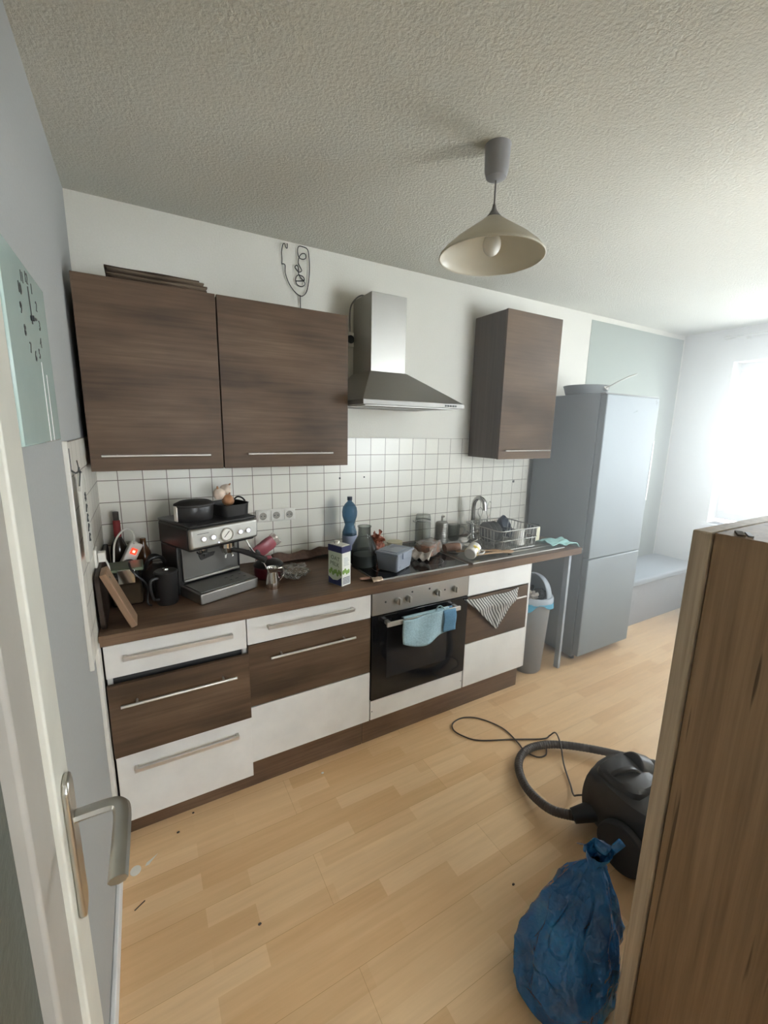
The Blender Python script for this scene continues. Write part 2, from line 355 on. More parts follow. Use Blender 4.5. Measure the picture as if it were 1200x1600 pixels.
# ------------------------------------------------------------------ room shell
struct(MB().box(-.3, XR+.4, YS-1.9, .3, -.1, 0).build('floor', 'floor'), 'light beech strip laminate floor')
struct(MB().box(-.3, XR+.4, YS-1.9, .3, H, H+.1).build('ceiling', 'ceiling'), 'white ceiling with rough plaster texture')
wb = struct(MB().box(-.3, XR+.4, 0, .2, 0, H).build('wall_back', 'wall'), 'white wall behind the kitchen units')
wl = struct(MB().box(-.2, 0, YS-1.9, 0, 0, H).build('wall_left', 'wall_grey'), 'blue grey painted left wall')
WY0, WY1, WZ0, WZ1 = -1.82, -.42, .813, 2.235
wr = MB().box(XR, XR+.26, YS, WY0, 0, H).box(XR, XR+.26, WY1, 0, 0, H).box(XR, XR+.26, WY0, WY1, 0, WZ0).box(XR, XR+.26, WY0, WY1, WZ1, H)
struct(wr.build('wall_right', 'wall_right'), 'white wall around the bright window')
wf = MB().box(.92, 2.15, YS-.14, YS, 0, H).box(3.15, XR+.26, YS-.14, YS, 0, H).box(2.15, 3.15, YS-.14, YS, 0, .95).box(2.15, 3.15, YS-.14, YS, 2.15, H).box(0, .92, YS-.14, YS, 2.04, H)  # the window gap in this wall is added for fill light
struct(wf.build('wall_front', 'wall'), 'white wall with the doorway')
hl = MB().box(-.2, .65, YS-1.9, YS-1.8, 0, H).box(1.35, 2.0, YS-1.9, YS-1.8, 0, H).box(.65, 1.35, YS-1.9, YS-1.8, 0, 1.22).box(.65, 1.35, YS-1.9, YS-1.8, 1.98, H).box(1.9, 2.0, YS-1.8, YS-.14, 0, H)  # end wall opening is added to let fill light in behind the camera
struct(hl.build('wall_hallway', 'wall'), 'white hallway walls')
# tiles and painted field are part of the back wall
o = MB().box(0.0, 2.74, -.008, 0, .86, 1.553).build('wall_tiles', 'tiles', wb, kind='structure')
MB().box(0.0, .008, -.80, -.008, .86, 1.553).build('wall_tiles', 'tiles_side', wl, kind='structure')
for x, z, r in ((1.185, 1.32, .006), (1.344, 1.321, .005), (2.599, 1.241, .010)): MB().cyl((x, -.0085, z), (x, -.0095, z), r, n=10).build('drill_hole', 'dark_print', wb)
MB().box(3.323, 4.688, -.002, 0, .0, 2.475).build('painted_field', 'patch', wb, kind='structure')
t = MB().box(0, .012, -.665, -.60, .0, .86).box(0, .012, -.815, -.80, .86, 1.556)
struct(t.build('trim_1', 'white_plastic', bevel=.002), 'white edge strip on the left wall')
struct(MB().box(0, .014, -1.55, -.70, 0, .07).build('baseboard_left', 'pvc', bevel=.004), 'white baseboard along the left wall')
struct(MB().box(XR-.014, XR, YS, -.45, 0, .07).build('baseboard_right', 'pvc', bevel=.004), 'white baseboard under the window')
struct(MB().box(2.2, XR-.014, YS, YS+.014, 0, .07).build('baseboard_front', 'pvc', bevel=.004), 'white baseboard behind the oak cabinet')
MB().box(3.34, XR-.014, -.014, 0, 0, .07).build('baseboard_back', 'pvc', bevel=.004, kind='structure', label='white baseboard behind the bench')

# faint haze volume, added towards the window to imitate lens glare
hm_ = bpy.data.materials.new('lens_glare_volume'); hm_.use_nodes = True; hm_.node_tree.nodes.remove(hm_.node_tree.nodes['Principled BSDF'])
vs_ = hm_.node_tree.nodes.new('ShaderNodeVolumeScatter'); vs_.inputs['Density'].default_value = .17; vs_.inputs['Anisotropy'].default_value = .5; vs_.inputs['Color'].default_value = (.97, .99, 1, 1)
hm_.node_tree.links.new(vs_.outputs[0], hm_.node_tree.nodes['Material Output'].inputs['Volume'])
M['glare'] = hm_
hz_ = MB().box(1.45, XR-.001, YS+.001, -.001, .001, H-.001).build('lens_glare_box', 'glare'); hz_['kind'] = 'stuff'; tag(hz_, 'faint pale haze volume added towards the window to imitate lens glare', 'glare')

# window
w = bpy.data.objects.new('window_1', None); COL.objects.link(w); struct(w, 'bright white framed window in the right wall')
fx0, fx1 = XR+.15, XR+.21
fr = MB().box(fx0, fx1, WY0, WY1, WZ0+.03, WZ0+.10).box(fx0, fx1, WY0, WY1, WZ1-.07, WZ1).box(fx0, fx1, WY1-.07, WY1, WZ0+.1, WZ1-.07).box(fx0, fx1, WY0, WY0+.07, WZ0+.1, WZ1-.07)
fr.build('window_frame', 'pvc', w, bevel=.004)
ym = -1.12
for a, b in ((ym+.005, WY1-.06), (WY0+.06, ym-.005)):
    z0, z1 = WZ0+.09, WZ1-.06
    sh = MB().box(fx0-.02, fx0+.04, a, b, z0, z0+.085).box(fx0-.02, fx0+.04, a, b, z1-.075, z1).box(fx0-.02, fx0+.04, a, a+.075, z0+.085, z1-.075).box(fx0-.02, fx0+.04, b-.075, b, z0+.085, z1-.075)
    s_ = sh.build('window_sash', 'pvc', w, bevel=.006)
    MB().box(fx0+.01, fx0+.014, a+.07, b-.07, z0+.08, z1-.07).build('pane', 'pane', s_)
hd = MB().box(fx0-.032, fx0-.02, ym+.02, ym+.05, 1.42, 1.50); hd.box(fx0-.06, fx0-.045, ym+.024, ym+.046, 1.34, 1.46); hd.box(fx0-.06, fx0-.03, ym+.027, ym+.043, 1.445, 1.46)
hd.build('window_handle', 'white_plastic', w, bevel=.003)
MB().box(XR-.035, fx0+.005, WY0-.04, WY1+.04, WZ0-.03, WZ0).build('window_sill', 'pvc', w, bevel=.005)

w2 = bpy.data.objects.new('added_fill_window', None); COL.objects.link(w2); struct(w2, 'unseen white framed window added for fill light behind the oak cabinet')  # invented window out of view, added to brighten tiles and fronts
k = MB().box(2.15, 3.15, YS-.11, YS-.05, .95, 1.02).box(2.15, 3.15, YS-.11, YS-.05, 2.08, 2.15).box(2.15, 2.22, YS-.11, YS-.05, 1.02, 2.08).box(3.08, 3.15, YS-.11, YS-.05, 1.02, 2.08)
k.build('window_frame', 'pvc', w2, bevel=.004)
MB().box(2.22, 3.08, YS-.082, YS-.078, 1.02, 2.08).build('pane', 'pane', w2)

# curtain rod
c = thing('curtain_rod', 'thin grey curtain rod with pointed finial above the window', 'curtain rod', (XR-.085, 0, 2.428))
MB().cyl((0, -.43, 0), (0, -2.2, 0), .008, n=12).build('rod', 'nickel', c)
MB().lathe([(.0, 0), (.006, .012), (.016, .03), (.019, .05), (.012, .075), (.010, .09)], n=16).build('finial', 'nickel', c, loc=(0, -.345, 0), rot=(PI/2, 0, 0))
for y in (-.50, -1.9): MB().cyl((0, y, 0), (.085, y, 0), .006, n=10).cyl((.079, y, 0), (.085, y, 0), .02, n=16).build('bracket', 'nickel', c)

# door, open against the left wall
dr = bpy.data.objects.new('door_1', None); COL.objects.link(dr); struct(dr, 'cream door with dark glass, open against the left wall')
DX0, DX1, DE, DH = .014, .054, -1.562, -2.30
lf = MB().box(DX0, DX1, DE-.085, DE, .012, 2.0).box(DX0, DX1, DH, DH+.1, .012, 2.0).box(DX0, DX1, DH+.1, DE-.085, .012, .28).box(DX0, DX1, DH+.1, DE-.085, 1.88, 2.0)
lf.build('door_leaf', 'cream', dr, bevel=.003)
ml = MB()
for a, b, z0, z1 in ((DE-.185, DE-.085, .28, 1.88), (DH+.1, DH+.16, .28, 1.88)): ml.box(DX0+.006, DX1-.008, a, b, z0, z1)
ml.box(DX0+.006, DX1-.008, DH+.16, DE-.185, .28, .36).box(DX0+.006, DX1-.008, DH+.16, DE-.185, 1.80, 1.88)
ml.box(DX0+.004, DX1-.002, DE-.20, DE-.188, .36, 1.80)
ml.build('moulding', 'mould', dr, bevel=.005)
MB().box(DX0+.014, DX0+.022, DH+.16, DE-.19, .36, 1.80).build('glass_pane', 'door_glass', dr)
hp = MB(); pl = [(-.020, -.105), (-.020, .105), (-.012, .118), (.012, .118), (.020, .105), (.020, -.105), (.012, -.118), (-.012, -.118)]
hp.prism([(DE-.045+p, .995+q) for p, q in pl], 'x', DX1, DX1+.009)
hp.build('handle_plate', 'nickel', dr, bevel=.003)
lv = MB().tube([(DX1+.004, DE-.045, 1.045), (DX1+.045, DE-.045, 1.045), (DX1+.062, DE-.05, 1.045), (DX1+.068, DE-.068, 1.045), (DX1+.068, DE-.11, 1.044), (DX1+.066, DE-.175, 1.042)], .0115, 8, sub=6, flat=.62)
lv.build('door_handle', 'nickel', dr)

# ------------------------------------------------------------------ fitted kitchen
YF = -.600   # front face of doors and drawers
def bar(name, x0, x1, z, parent, y=None, r=.0055, out=.030, mat='alu'):
    y = YF if y is None else y
    b = MB().cyl((x0, y-out, z), (x1, y-out, z), r, n=12)
    for x in (x0+.05, x1-.05): b.cyl((x, y, z), (x, y-out, z), .004, n=8)
    return b.build(name, mat, parent)
def front(parent, name, x0, x1, z0, z1, mat, y=None, handle=None, th=.018, flat=False):
    y = YF if y is None else y
    o = MB().box(x0, x1, y, y+th, z0, z1).build(name, mat, parent, bevel=.0012)
    if handle:
        if flat:
            h0, h1, hz = handle
            MB().box(h0, h1, y-.028, y-.018, hz-.008, hz+.008).box(h0, h0+.012, y-.02, y, hz-.006, hz+.006).box(h1-.012, h1, y-.02, y, hz-.006, hz+.006).build('handle', 'alu', o, bevel=.001)
        else: bar('handle', handle[0], handle[1], handle[2], o, y)
    return o
g = .0025
def base_unit(x0, x1, label, z0=.158, top=.838):
    u = thing('base_cabinet', label, 'cabinet')
    b = MB().box(x0+.001, x0+.017, YF+.02, -.03, z0+.005, top).box(x1-.017, x1-.001, YF+.02, -.03, z0+.005, top).box(x0+.017, x1-.017, YF+.02, -.03, z0+.005, z0+.021).box(x0+.017, x1-.017, -.04, -.03, z0+.021, top)
    b.box(x0+.017, x1-.017, YF+.04, -.04, .44, .45)
    b.build('carcass', 'white_body', u)
    for x in (x0+.05, x1-.05):
        for y in (-.50, -.08): MB().cyl((x, y, 0), (x, y, z0+.006), .015, n=12).build('foot', 'black', u)
    return u
# unit one: drawers slightly out of line, the middle one pulled down and open
X0, X1, X2, X3, X4 = .017, .508, 1.088, 1.688, 2.168
u = base_unit(X0, X1, 'drawer cabinet at the left wall with a crooked brown middle drawer', z0=.10)
MB().box(X0+.018, X1-.018, YF+.03, YF+.035, .60, .72).build('drawer_inside', 'dark_gap', u)
front(u, 'drawer', X0, X1-g, .706, .832, 'white', handle=(.075, .452, .782), flat=True)
dm = front(u, 'drawer', X0, X1+.002, .392, .684, 'oak', y=YF-.018, handle=(.055, .455, .612))
front(u, 'drawer', X0+.002, X1+.002, .098, .387, 'white', y=YF-.006, handle=(.075, .455, .327), flat=True)
u = base_unit(X1, X2, 'drawer cabinet between the crooked drawers and the oven')
front(u, 'drawer', X1+g, X2-g, .716, .832, 'white', handle=(.592, .99, .786), flat=True)
front(u, 'drawer', X1+g, X2-g, .429, .712, 'oak2', handle=(.598, .993, .650))
front(u, 'drawer', X1+g, X2-g, .158, .425, 'white')
u = base_unit(X3, X4, 'sink cabinet with striped towel over its brown drawer')
front(u, 'drawer_front', X3+g, X4-g, .712, .832, 'white')
front(u, 'drawer', X3+g, X4-g, .426, .700, 'oak', handle=(1.76, 2.12, .645))
front(u, 'cabinet_door', X3+g, X4-g, .158, .422, 'white')
MB().box(X4-.001, X4+.014, YF+.002, -.03, .158, .838).build('side_panel', 'white_body', u)
# plinth boards
for a, b, lab in ((X0+.01, 1.066, 'brown plinth board under the two drawer cabinets'), (1.069, X4+.012, 'brown plinth board under oven and sink cabinet')):
    tag(MB().box(a, b, YF+.045, YF+.061, 0, .15).build('plinth_board', 'top', bevel=.001), lab, 'plinth')
# oven
ov = thing('built_in_oven', 'built-in oven with steel panel and black glass door, blue cloth on its handle', 'oven')
MB().box(X2+.004, X3-.004, YF+.02, -.04, .158, .838).build('oven_body', 'dark_gap', ov)
MB().box(X2+.003, X3-.003, YF-.004, YF+.02, .722, .834).build('control_panel', 'steel_dull', ov, bevel=.002)
for x in (1.233, 1.293, 1.474, 1.588):
    k = MB().cyl((x, YF-.004, .779), (x, YF-.024, .779), .017, .0155, n=24).box(x-.0035, x+.0035, YF-.032, YF-.022, .764, .794)
    k.build('knob', 'steel', ov, bevel=.001)
for x, z in ((1.164, .783), (1.318, .808), (1.424, .806), (1.524, .783)): MB().cyl((x, YF-.0045, z), (x, YF-.006, z), .005, n=10).build('indicator_light', 'dark_print', ov)
od = MB().box(X2+.003, X3-.003, YF-.006, YF+.018, .268, .718).build('oven_door', 'black_glass', ov, bevel=.003)
MB().box(1.175, 1.55, YF-.0072, YF-.0062, .375, .640).build('door_window', plain('oven_window_glass', (.02, .02, .022, 1), .1), od)
hb = MB().box(1.150, 1.60, YF-.052, YF-.040, .672, .694).box(1.158, 1.178, YF-.042, YF-.006, .674, .692).box(1.572, 1.592, YF-.042, YF-.006, .674, .692)
hb.build('handle', 'alu', od, bevel=.002)
pn = MB().box(X2+.004, X3-.006, YF, YF+.016, .158, .262).build('lower_panel', 'white', ov, bevel=.001)
for x in (X2+.012, X3-.014): MB().cyl((x, YF-.0004, .205), (x, YF-.001, .205), .003, n=8).build('screw_hole', 'dark_print', pn)
# worktop
wtp = thing('worktop', 'long brown oak laminate worktop on the base cabinets', 'worktop')
MB().box(.010, 1.755, -.6205, -.010, WT-.040, WT).box(2.085, 2.612, -.6205, -.010, WT-.040, WT).box(1.755, 2.085, -.6205, -.548, WT-.040, WT).box(1.755, 2.085, -.136, -.010, WT-.040, WT).build('board', 'top', wtp)
for y in (-.54, -.08): MB().box(2.583, 2.605, y-.018, y+.018, 0, WT-.040).build('leg', 'grey_lid', wtp, bevel=.002)
# hob
hb = thing('ceramic_hob', 'black glass hob let into the worktop', 'hob', (0, 0, WT))
MB().box(1.13, 1.70, -.565, -.055, 0, .006).build('glass_plate', 'black_glass', hb, bevel=.002)
fr = MB().box(1.124, 1.706, -.571, -.565, 0, .007).box(1.124, 1.706, -.055, -.049, 0, .007).box(1.124, 1.13, -.565, -.055, 0, .007).box(1.70, 1.706, -.565, -.055, 0, .007)
fr.build('frame', 'steel_dull', hb)
for x, y, r in ((1.28, -.43, .09), (1.55, -.43, .075), (1.28, -.18, .075), (1.55, -.18, .09)):
    MB().lathe([(r, 0), (r-.002, 0)], (x, y, .0064), 40).build('cooking_ring', 'grey_plastic', hb)
# sink
sk = thing('steel_sink', 'stainless sink with drainer beside the hob', 'sink', (0, 0, WT))
SX0, SX1, SY0, SY1 = 1.735, 2.50, -.575, -.075
s = MB().box(SX0, SX1, SY0, SY0+.035, 0, .004).box(SX0, SX1, SY1-.07, SY1, 0, .004).box(SX0, SX0+.03, SY0+.035, SY1-.07, 0, .004).box(2.08, SX1, SY0+.035, SY1-.07, 0, .003)
s.box(SX0, SX1, SY0, SY0+.006, .004, .007).box(SX0, SX1, SY1-.006, SY1, .004, .007).box(SX0, SX0+.006, SY0+.006, SY1-.006, .004, .007).box(SX1-.006, SX1, SY0+.006, SY1-.006, .004, .007)
s.build('rim', 'steel', sk, bevel=.001)
bs = MB().lathe([(1, .003), (.97, -.01), (.93, -.03), (.90, -.036), (.0, -.038)], (1.92, -.342, 0), 40, .158, .198, power=.35)
bs.build('basin', 'steel', sk)
k = MB()
for i in range(8): y = SY0+.07+i*.045; k.box(2.12, 2.46, y, y+.012, .003, .0065)
k.build('drainer_rib', 'steel', sk, bevel=.002, kind='stuff')
# tap
tp = thing('kitchen_tap', 'chrome tap with tall curved spout behind the sink', 'tap', (2.125, -.115, WT+.004))
MB().lathe([(.026, 0), (.026, .006), (.022, .012), (.021, .09), (.019, .10), (0, .102)], n=24).build('base', 'chrome', tp)
MB().tube([(0, 0, .08), (0, 0, .20), (0, -.012, .255), (.004, -.050, .282), (.010, -.088, .262), (.012, -.098, .205)], .0145, 14, sub=7).build('spout', 'chrome', tp)
MB().tube([(.015, -.005, .06), (.045, -.02, .07), (.06, -.03, .066)], .009, 12, sub=4).blob((.068, -.04, .064), (.020, .015, .013)).build('lever', 'chrome', tp)

# upper cabinets
def upper(x0, x1, yf, z0, z1, label, mat, h, side, group=None):
    u = thing('wall_cabinet', label, 'cabinet', group=group)
    MB().box(x0+.001, x1-.001, yf+.018, -.012, z0+.002, z1-.002).build('carcass', side, u, bevel=.001)
    o = MB().box(x0, x1-g, yf, yf+.017, z0, z1).build('cabinet_door', mat, u, bevel=.0012)
    bar('handle', h[0], h[1], h[2], o, yf, .0045, .026)
    return u
upper(.022, .494, -.3594, 1.428, 2.119, 'brown wall cabinet at the left wall, wooden boards lying on top', 'oak', (.06, .44, 1.487), 'oak_z')
upper(.4965, 1.0755, -.3594, 1.428, 2.119, 'brown wall cabinet beside the range hood, wire face above it', 'oak2', (.592, .985, 1.490), 'oak_z')
upper(2.14, 2.628, -.2974, 1.433, 2.322, 'tall narrow wall cabinet with oak front next to the fridge', 'oak', (2.175, 2.585, 1.487), 'oak_z')

# range hood
hd = thing('range_hood', 'stainless steel chimney range hood above the hob', 'range hood')
HX0, HX1, HYF, HZ = 1.088, 1.682, -.49, 1.718
MB().box(1.268, 1.480, -.22, -.005, 1.90, 2.292).build('chimney', 'steel', hd, bevel=.002)
cn = MB().add([(HX0, HYF, HZ+.022), (HX1, HYF, HZ+.022), (HX1, -.005, HZ+.022), (HX0, -.005, HZ+.022), (1.262, -.226, 1.905), (1.486, -.226, 1.905), (1.486, -.005, 1.905), (1.262, -.005, 1.905)],
              [(0, 3, 2, 1), (4, 5, 6, 7), (0, 1, 5, 4), (1, 2, 6, 5), (2, 3, 7, 6), (3, 0, 4, 7)])
cn.build('canopy', 'steel_dull', hd, bevel=.002)
lp = MB().box(HX0, HX1, HYF-.002, -.005, HZ, HZ+.022).build('lip', 'hood_lip', hd, bevel=.001)
for i in range(5): x = 1.555+i*.016; MB().box(x, x+.010, HYF-.005, HYF-.002, HZ+.006, HZ+.015).build('button', 'dark_print', hd)
k = MB()
for y in (-.45, -.25):
    k.box(HX0+.03, HX1-.03, y, y+.18, HZ-.003, HZ)
k.build('grease_filter', 'steel_dull', hd)
tag(MB().tube([(1.245, -.012, 2.13), (1.235, -.03, 2.20), (1.232, -.05, 2.25), (1.25, -.07, 2.285), (1.275, -.09, 2.302), (1.30, -.10, 2.297), (1.32, -.11, 2.293)], .004, 8, sub=6).build('hood_cable', 'dark_grey'), 'thin grey cable looping over the hood chimney', 'cable')
sc = thing('wall_socket', 'single white socket half hidden beside the hood chimney', 'socket', (1.235, 0, 2.09))
MB().box(-.04, .04, -.012, 0, -.04, .04).build('socket_frame', 'white_plastic', sc, bevel=.004)
MB().lathe([(0, .0), (.02, .001), (.022, .006)], n=24).build('socket_insert', 'dark_print', sc, loc=(.012, -.012, 0), rot=(PI/2, 0, 0))

# socket strip on the tiles
ss = thing('triple_wall_socket', 'white triple socket plate on the tiles beside the coffee machine', 'socket', (.695, -.008, 1.10))
MB().box(0, .216, -.010, 0, 0, .068).build('frame', 'white_plastic', ss, bevel=.004)
for i in range(3):
    x = .036+i*.072
    b = MB().box(x-.027, x+.027, -.015, -.010, .007, .061).build('socket_insert', 'white_plastic', ss, bevel=.003)
    MB().lathe([(0, .0), (.0175, .0), (.0185, .0008), (.0195, .0012)], n=28).build('socket_cup', 'socket_shade', b, loc=(x, -.0152, .034), rot=(PI/2, 0, 0))
    MB().cyl((x-.009, -.0155, .034), (x-.009, -.0175, .034), .0028, n=8).cyl((x+.009, -.0155, .034), (x+.009, -.0175, .034), .0028, n=8).build('contact_hole', 'dark_print', b)

# wire face on the wall
def A(px, py):   # drawing units of the face to wall metres
    return (.870+(px-427)*.00252, -.010, 2.222+(478-py)*.00300)
fc = thing('wire_face_decoration', 'black wire line-drawing of a face on the wall above the cabinet', 'wall decoration')
k = MB()
k.tube([A(*p) for p in [(439, 385), (439, 392), (436, 391), (434, 386), (430, 389), (427.5, 400), (428, 412), (427.5, 418), (430, 417), (434, 419), (434, 430), (440, 444), (450, 455), (460, 461), (468, 462), (477, 455), (482, 440), (484.5, 420), (484, 400), (481, 387), (470, 384.5), (462, 386), (460, 394), (463, 402), (470, 404), (477, 401), (476, 395), (469, 395.5), (463, 402), (461, 411), (464, 416), (468, 422), (462, 425), (456, 421), (454, 418), (458, 415), (461, 418), (461, 425), (464, 432), (473, 437), (471, 431), (460, 430), (455, 437), (458, 445), (467, 447), (474, 443), (472, 438), (462, 439), (455, 440)]], .0022, 6, sub=4)
k.tube([A(464, 461), A(464, 478), A(464, 484)], .0022, 6)
k.build('wire_outline', 'wire', fc)

# boards lying on the left wall cabinet
zc = 2.119
specs = [(.135, .465, -.345, -.10, .010, 'card', 'dark thin board lying at the bottom of the stack on the cabinet'),
         (.130, .462, -.350, -.11, .008, 'card_light', 'pale-edged thin board second from the bottom of the stack on the cabinet'),
         (.128, .468, -.340, -.10, .009, 'card', 'dark thin board in the middle of the stack on the cabinet'),
         (.133, .455, -.350, -.12, .008, 'card_light', 'grey-brown thin board second from the top of the stack on the cabinet'),
         (.124, .440, -.335, -.10, .010, 'card', 'dark thin board lying topmost in the stack on the cabinet')]
for x0, x1, y0, y1, th, mt, lb in specs:
    b = MB().grid(lambda u, v: (x0+(x1-x0)*u, y0+(y1-y0)*v, zc+th/2+.0010*(1+math.sin(u*9+th*900))), 14, 4)
    tag(b.build('thin_board', mt, solid=th-.003), lb, 'board', 'thin boards stacked on the wall cabinet'); zc += th+.0002

# ------------------------------------------------------------------ fridge
f = thing('fridge_freezer', 'tall silver fridge freezer with frying pan on top', 'fridge', (2.753, 0, 0))
FW = .587
MB().box(0, FW, -.530, -.04, .03, 1.858).build('body', 'fridge_side', f, bevel=.004)
up = MB().box(0, FW, -.583, -.536, .772, 1.852).build('upper_door', 'fridge', f, bevel=.006)
lo = MB().box(0, FW, -.583, -.536, .055, .764).build('lower_door', 'fridge', f, bevel=.006)
MB().box(FW-.012, FW+.002, -.585, -.560, 1.14, 1.56).build('handle', 'pvc', up, bevel=.002)
MB().box(.0, FW, -.570, -.53, 1.853, 1.860).build('top_trim', 'dark_grey', f)
MB().prism([(.292, 1.744), (.300, 1.744), (.312, 1.752), (.304, 1.752)], 'y', -.5836, -.583).prism([(.316, 1.750), (.326, 1.750), (.340, 1.760), (.330, 1.760)], 'y', -.5836, -.583).build('logo', 'dark_print', up, kind='stuff')
k = MB()
for x, z, s_ in ((.545, 1.832, .006), (.562, 1.822, .005), (.555, 1.812, .004), (.548, 1.818, .004)): k.box(x-s_, x+s_, -.5838, -.583, z-s_*.7, z+s_*.7)
k.build('energy_sticker', 'dark_print', up)
for x in (.05, FW-.05):
    for y in (-.50, -.09): MB().cyl((x, y, 0), (x, y, .031), .018, n=12).build('foot', 'black', f)
# frying pan on the fridge
p = thing('frying_pan', 'grey frying pan with steel handle on top of the fridge', 'pan', (2.925, -.30, 1.8605))
pb = MB().lathe([(0, 0), (.115, 0), (.132, .010), (.146, .055), (.149, .062), (.145, .062), (.130, .012), (.113, .004), (0, .004)], n=44).build('pan_body', plain('grey_pan_coating', (.17, .18, .18, 1), .45), p)
MB().lathe([(.145, .062), (.151, .063), (.150, .066), (.144, .065)], n=44).build('rim', 'grey_plastic', p)
hh = MB().tube([(.0, -.145, .045), (.03, -.16, .060), (.09, -.185, .095), (.16, -.21, .128), (.20, -.225, .142)], lambda t: .010 if t < .8 else .012-.02*(t-.8), 10, sub=5, flat=.5)
hh.build('handle', 'steel', p)
MB().cyl((.0, -.135, .042), (.0, -.150, .050), .022, n=16).build('handle_mount', 'chrome', p)

# ------------------------------------------------------------------ bench
b = thing('corner_bench', 'low grey bench in the far corner behind the fridge', 'bench', (3.36, 0, 0))
MB().box(0, XR-3.36-.02, -.40, -.02, 0, .36).build('bench_base', 'bench_side', b, bevel=.003)
MB().box(0, XR-3.36-.02, -.43, -.02, .362, .42).build('cushion', 'bench', b, bevel=.018, seg=4)

# ------------------------------------------------------------------ oak cabinet in the foreground
sb = thing('oak_sideboard', 'tall knotty oak cabinet in the right foreground', 'cabinet', (1.146, -1.860, .0))
MB().box(.007, .80, -.440, -.036, .0, 1.42).build('carcass', 'wild', sb, bevel=.002)
MB().box(0, .40, -.034, 0, .02, 1.42).build('cabinet_door', 'wild_edge', sb, bevel=.003)
MB().box(.403, .80, -.034, 0, .02, 1.42).build('cabinet_door', 'wild_edge', sb, bevel=.003)
pp = thing('folded_note', 'small folded paper strips on top of the oak cabinet', 'paper', (1.182, -1.925, 1.4202), .5)
MB().box(-.022, .018, -.006, .006, 0, .004).build('paper_strip', 'card_light', pp)
MB().box(-.02, .02, -.018, -.010, 0, .003).build('paper_strip', 'dark_grey', pp)

# ------------------------------------------------------------------ pendant lamp
L = thing('pendant_lamp', 'pendant lamp with frosted cone shade hanging from the ceiling', 'lamp', (1.271, -1.079, H))
MB().lathe([(0, 0), (.043, 0), (.041, -.004), (.038, -.075), (.032, -.092), (.018, -.099), (0, -.100)], n=32).build('ceiling_canopy', 'canopy', L)
MB().cyl((0, 0, -.098), (0, 0, -.172), .0028, n=8).build('cord', 'dark_grey', L)
MB().lathe([(0, -.168), (.005, -.170), (.008, -.185), (.018, -.200), (.031, -.214), (.033, -.217), (.0, -.212)], n=28).build('shade_cap', 'dark_grey', L)
sh = MB().lathe([(.026, -.212), (.05, -.230), (.085, -.254), (.125, -.282), (.158, -.310), (.172, -.326), (.174, -.332)], n=56)
sh.build('lamp_shade', 'shade', L, solid=.004)
MB().blob((0, 0, -.29), (.030, .030, .036)).cyl((0, 0, -.215), (0, 0, -.265), .016, n=16).build('bulb', 'bulb', L)

# ------------------------------------------------------------------ clock and sign on the left wall
ck = thing('glass_wall_clock', 'rectangular mint glass wall clock on the grey wall', 'clock', (0, -1.25, 1.72))
MB().box(.004, .022, -.15, .15, -.13, .13).build('back_plate', 'dark_grey', ck)
cf = MB().box(.024, .034, -.185, .175, -.152, .158).build('glass_face', 'mint', ck, bevel=.003)
cy, cz, cr = .0, .070, .066
for h_ in range(1, 13):
    a = PI/2-h_*PI/6
    text('numeral', str(h_), .026, 'dark_print', ck, (.0345, cy+math.cos(a)*cr*1.18, cz+math.sin(a)*cr), (PI/2, 0, PI/2))
hm = MB(); hm.prism([(-.002, -.01), (.002, -.01), (.001, .052), (-.001, .052)], 'x', .035, .0362)
hm.build('minute_hand', 'dark_print', ck, loc=(0, cy, cz), rot=(.06, 0, 0))
hm = MB(); hm.prism([(-.0035, -.008), (.0035, -.008), (.002, .036), (-.002, .036)], 'x', .0364, .0376)
hm.build('hour_hand', 'dark_print', ck, loc=(0, cy, cz), rot=(-1.45, 0, 0))
MB().cyl((.034, cy, cz), (.039, cy, cz), .005, n=12).build('hub', 'dark_print', ck)
MB().box(.034, .0348, .045, .047, -.15, .0).box(.034, .0348, .085, .087, -.15, -.02).build('painted_reflection', 'pvc', ck)  # white strips stand in for reflections in the clock glass

hk = thing('wall_hook', 'dark metal hook on the tile edge holding the hanging sign', 'hook', (.008, -.79, 1.50))
MB().box(0, .004, -.006, .006, -.03, .035).tube([(.002, 0, -.025), (.012, 0, -.034), (.020, 0, -.030), (.022, 0, -.018)], .0025, 8, sub=4).build('hook_body', 'dark_print', hk)
sg = thing('hanging_wooden_sign', 'white tag-shaped sign with cut-out marks hanging on a string', 'sign', (.022, -.745, 1.20))
oct_ = [(-.055, .0), (.045, .0), (.055, .012), (.055, .235), (.020, .262), (-.02, .262), (-.060, .215), (-.062, .02)]
MB().prism(oct_, 'x', .0, .010).build('board', 'sign', sg, bevel=.002)
k = MB()
for a in range(6): k.tube([(.0106, 0, .190), (.0106, .014*math.cos(a*PI/3+.3), .190+.014*math.sin(a*PI/3+.3))], .0018, 6)
for i, z in enumerate((.155, .125, .095, .065)):
    k.tube([(.0106, -.016, z-.008), (.0106, .0, z+.012), (.0106, .014, z+.004)], .0022, 6, sub=3)
    k.tube([(.0106, -.006, z), (.0106, .010, z-.012 if i % 2 else z+.002)], .002, 6)
k.build('cut_out_mark', 'dark_print', sg)
MB().tube([(.006, -.018, .262), (.004, -.035, .30), (.008, -.045, .275+.0), (.006, .018, .262)], .0015, 6).build('knot', 'dark_print', sg)
MB().tube([(.005, -.05, .228), (.010, -.045, .268), (.005, .018, .258)], .0016, 6).build('string', 'dark_print', sg)

# ------------------------------------------------------------------ things on the worktop, left end
def lean(o, rx=0, ry=0, rz=0): o.rotation_euler = (rx, ry, rz); return o
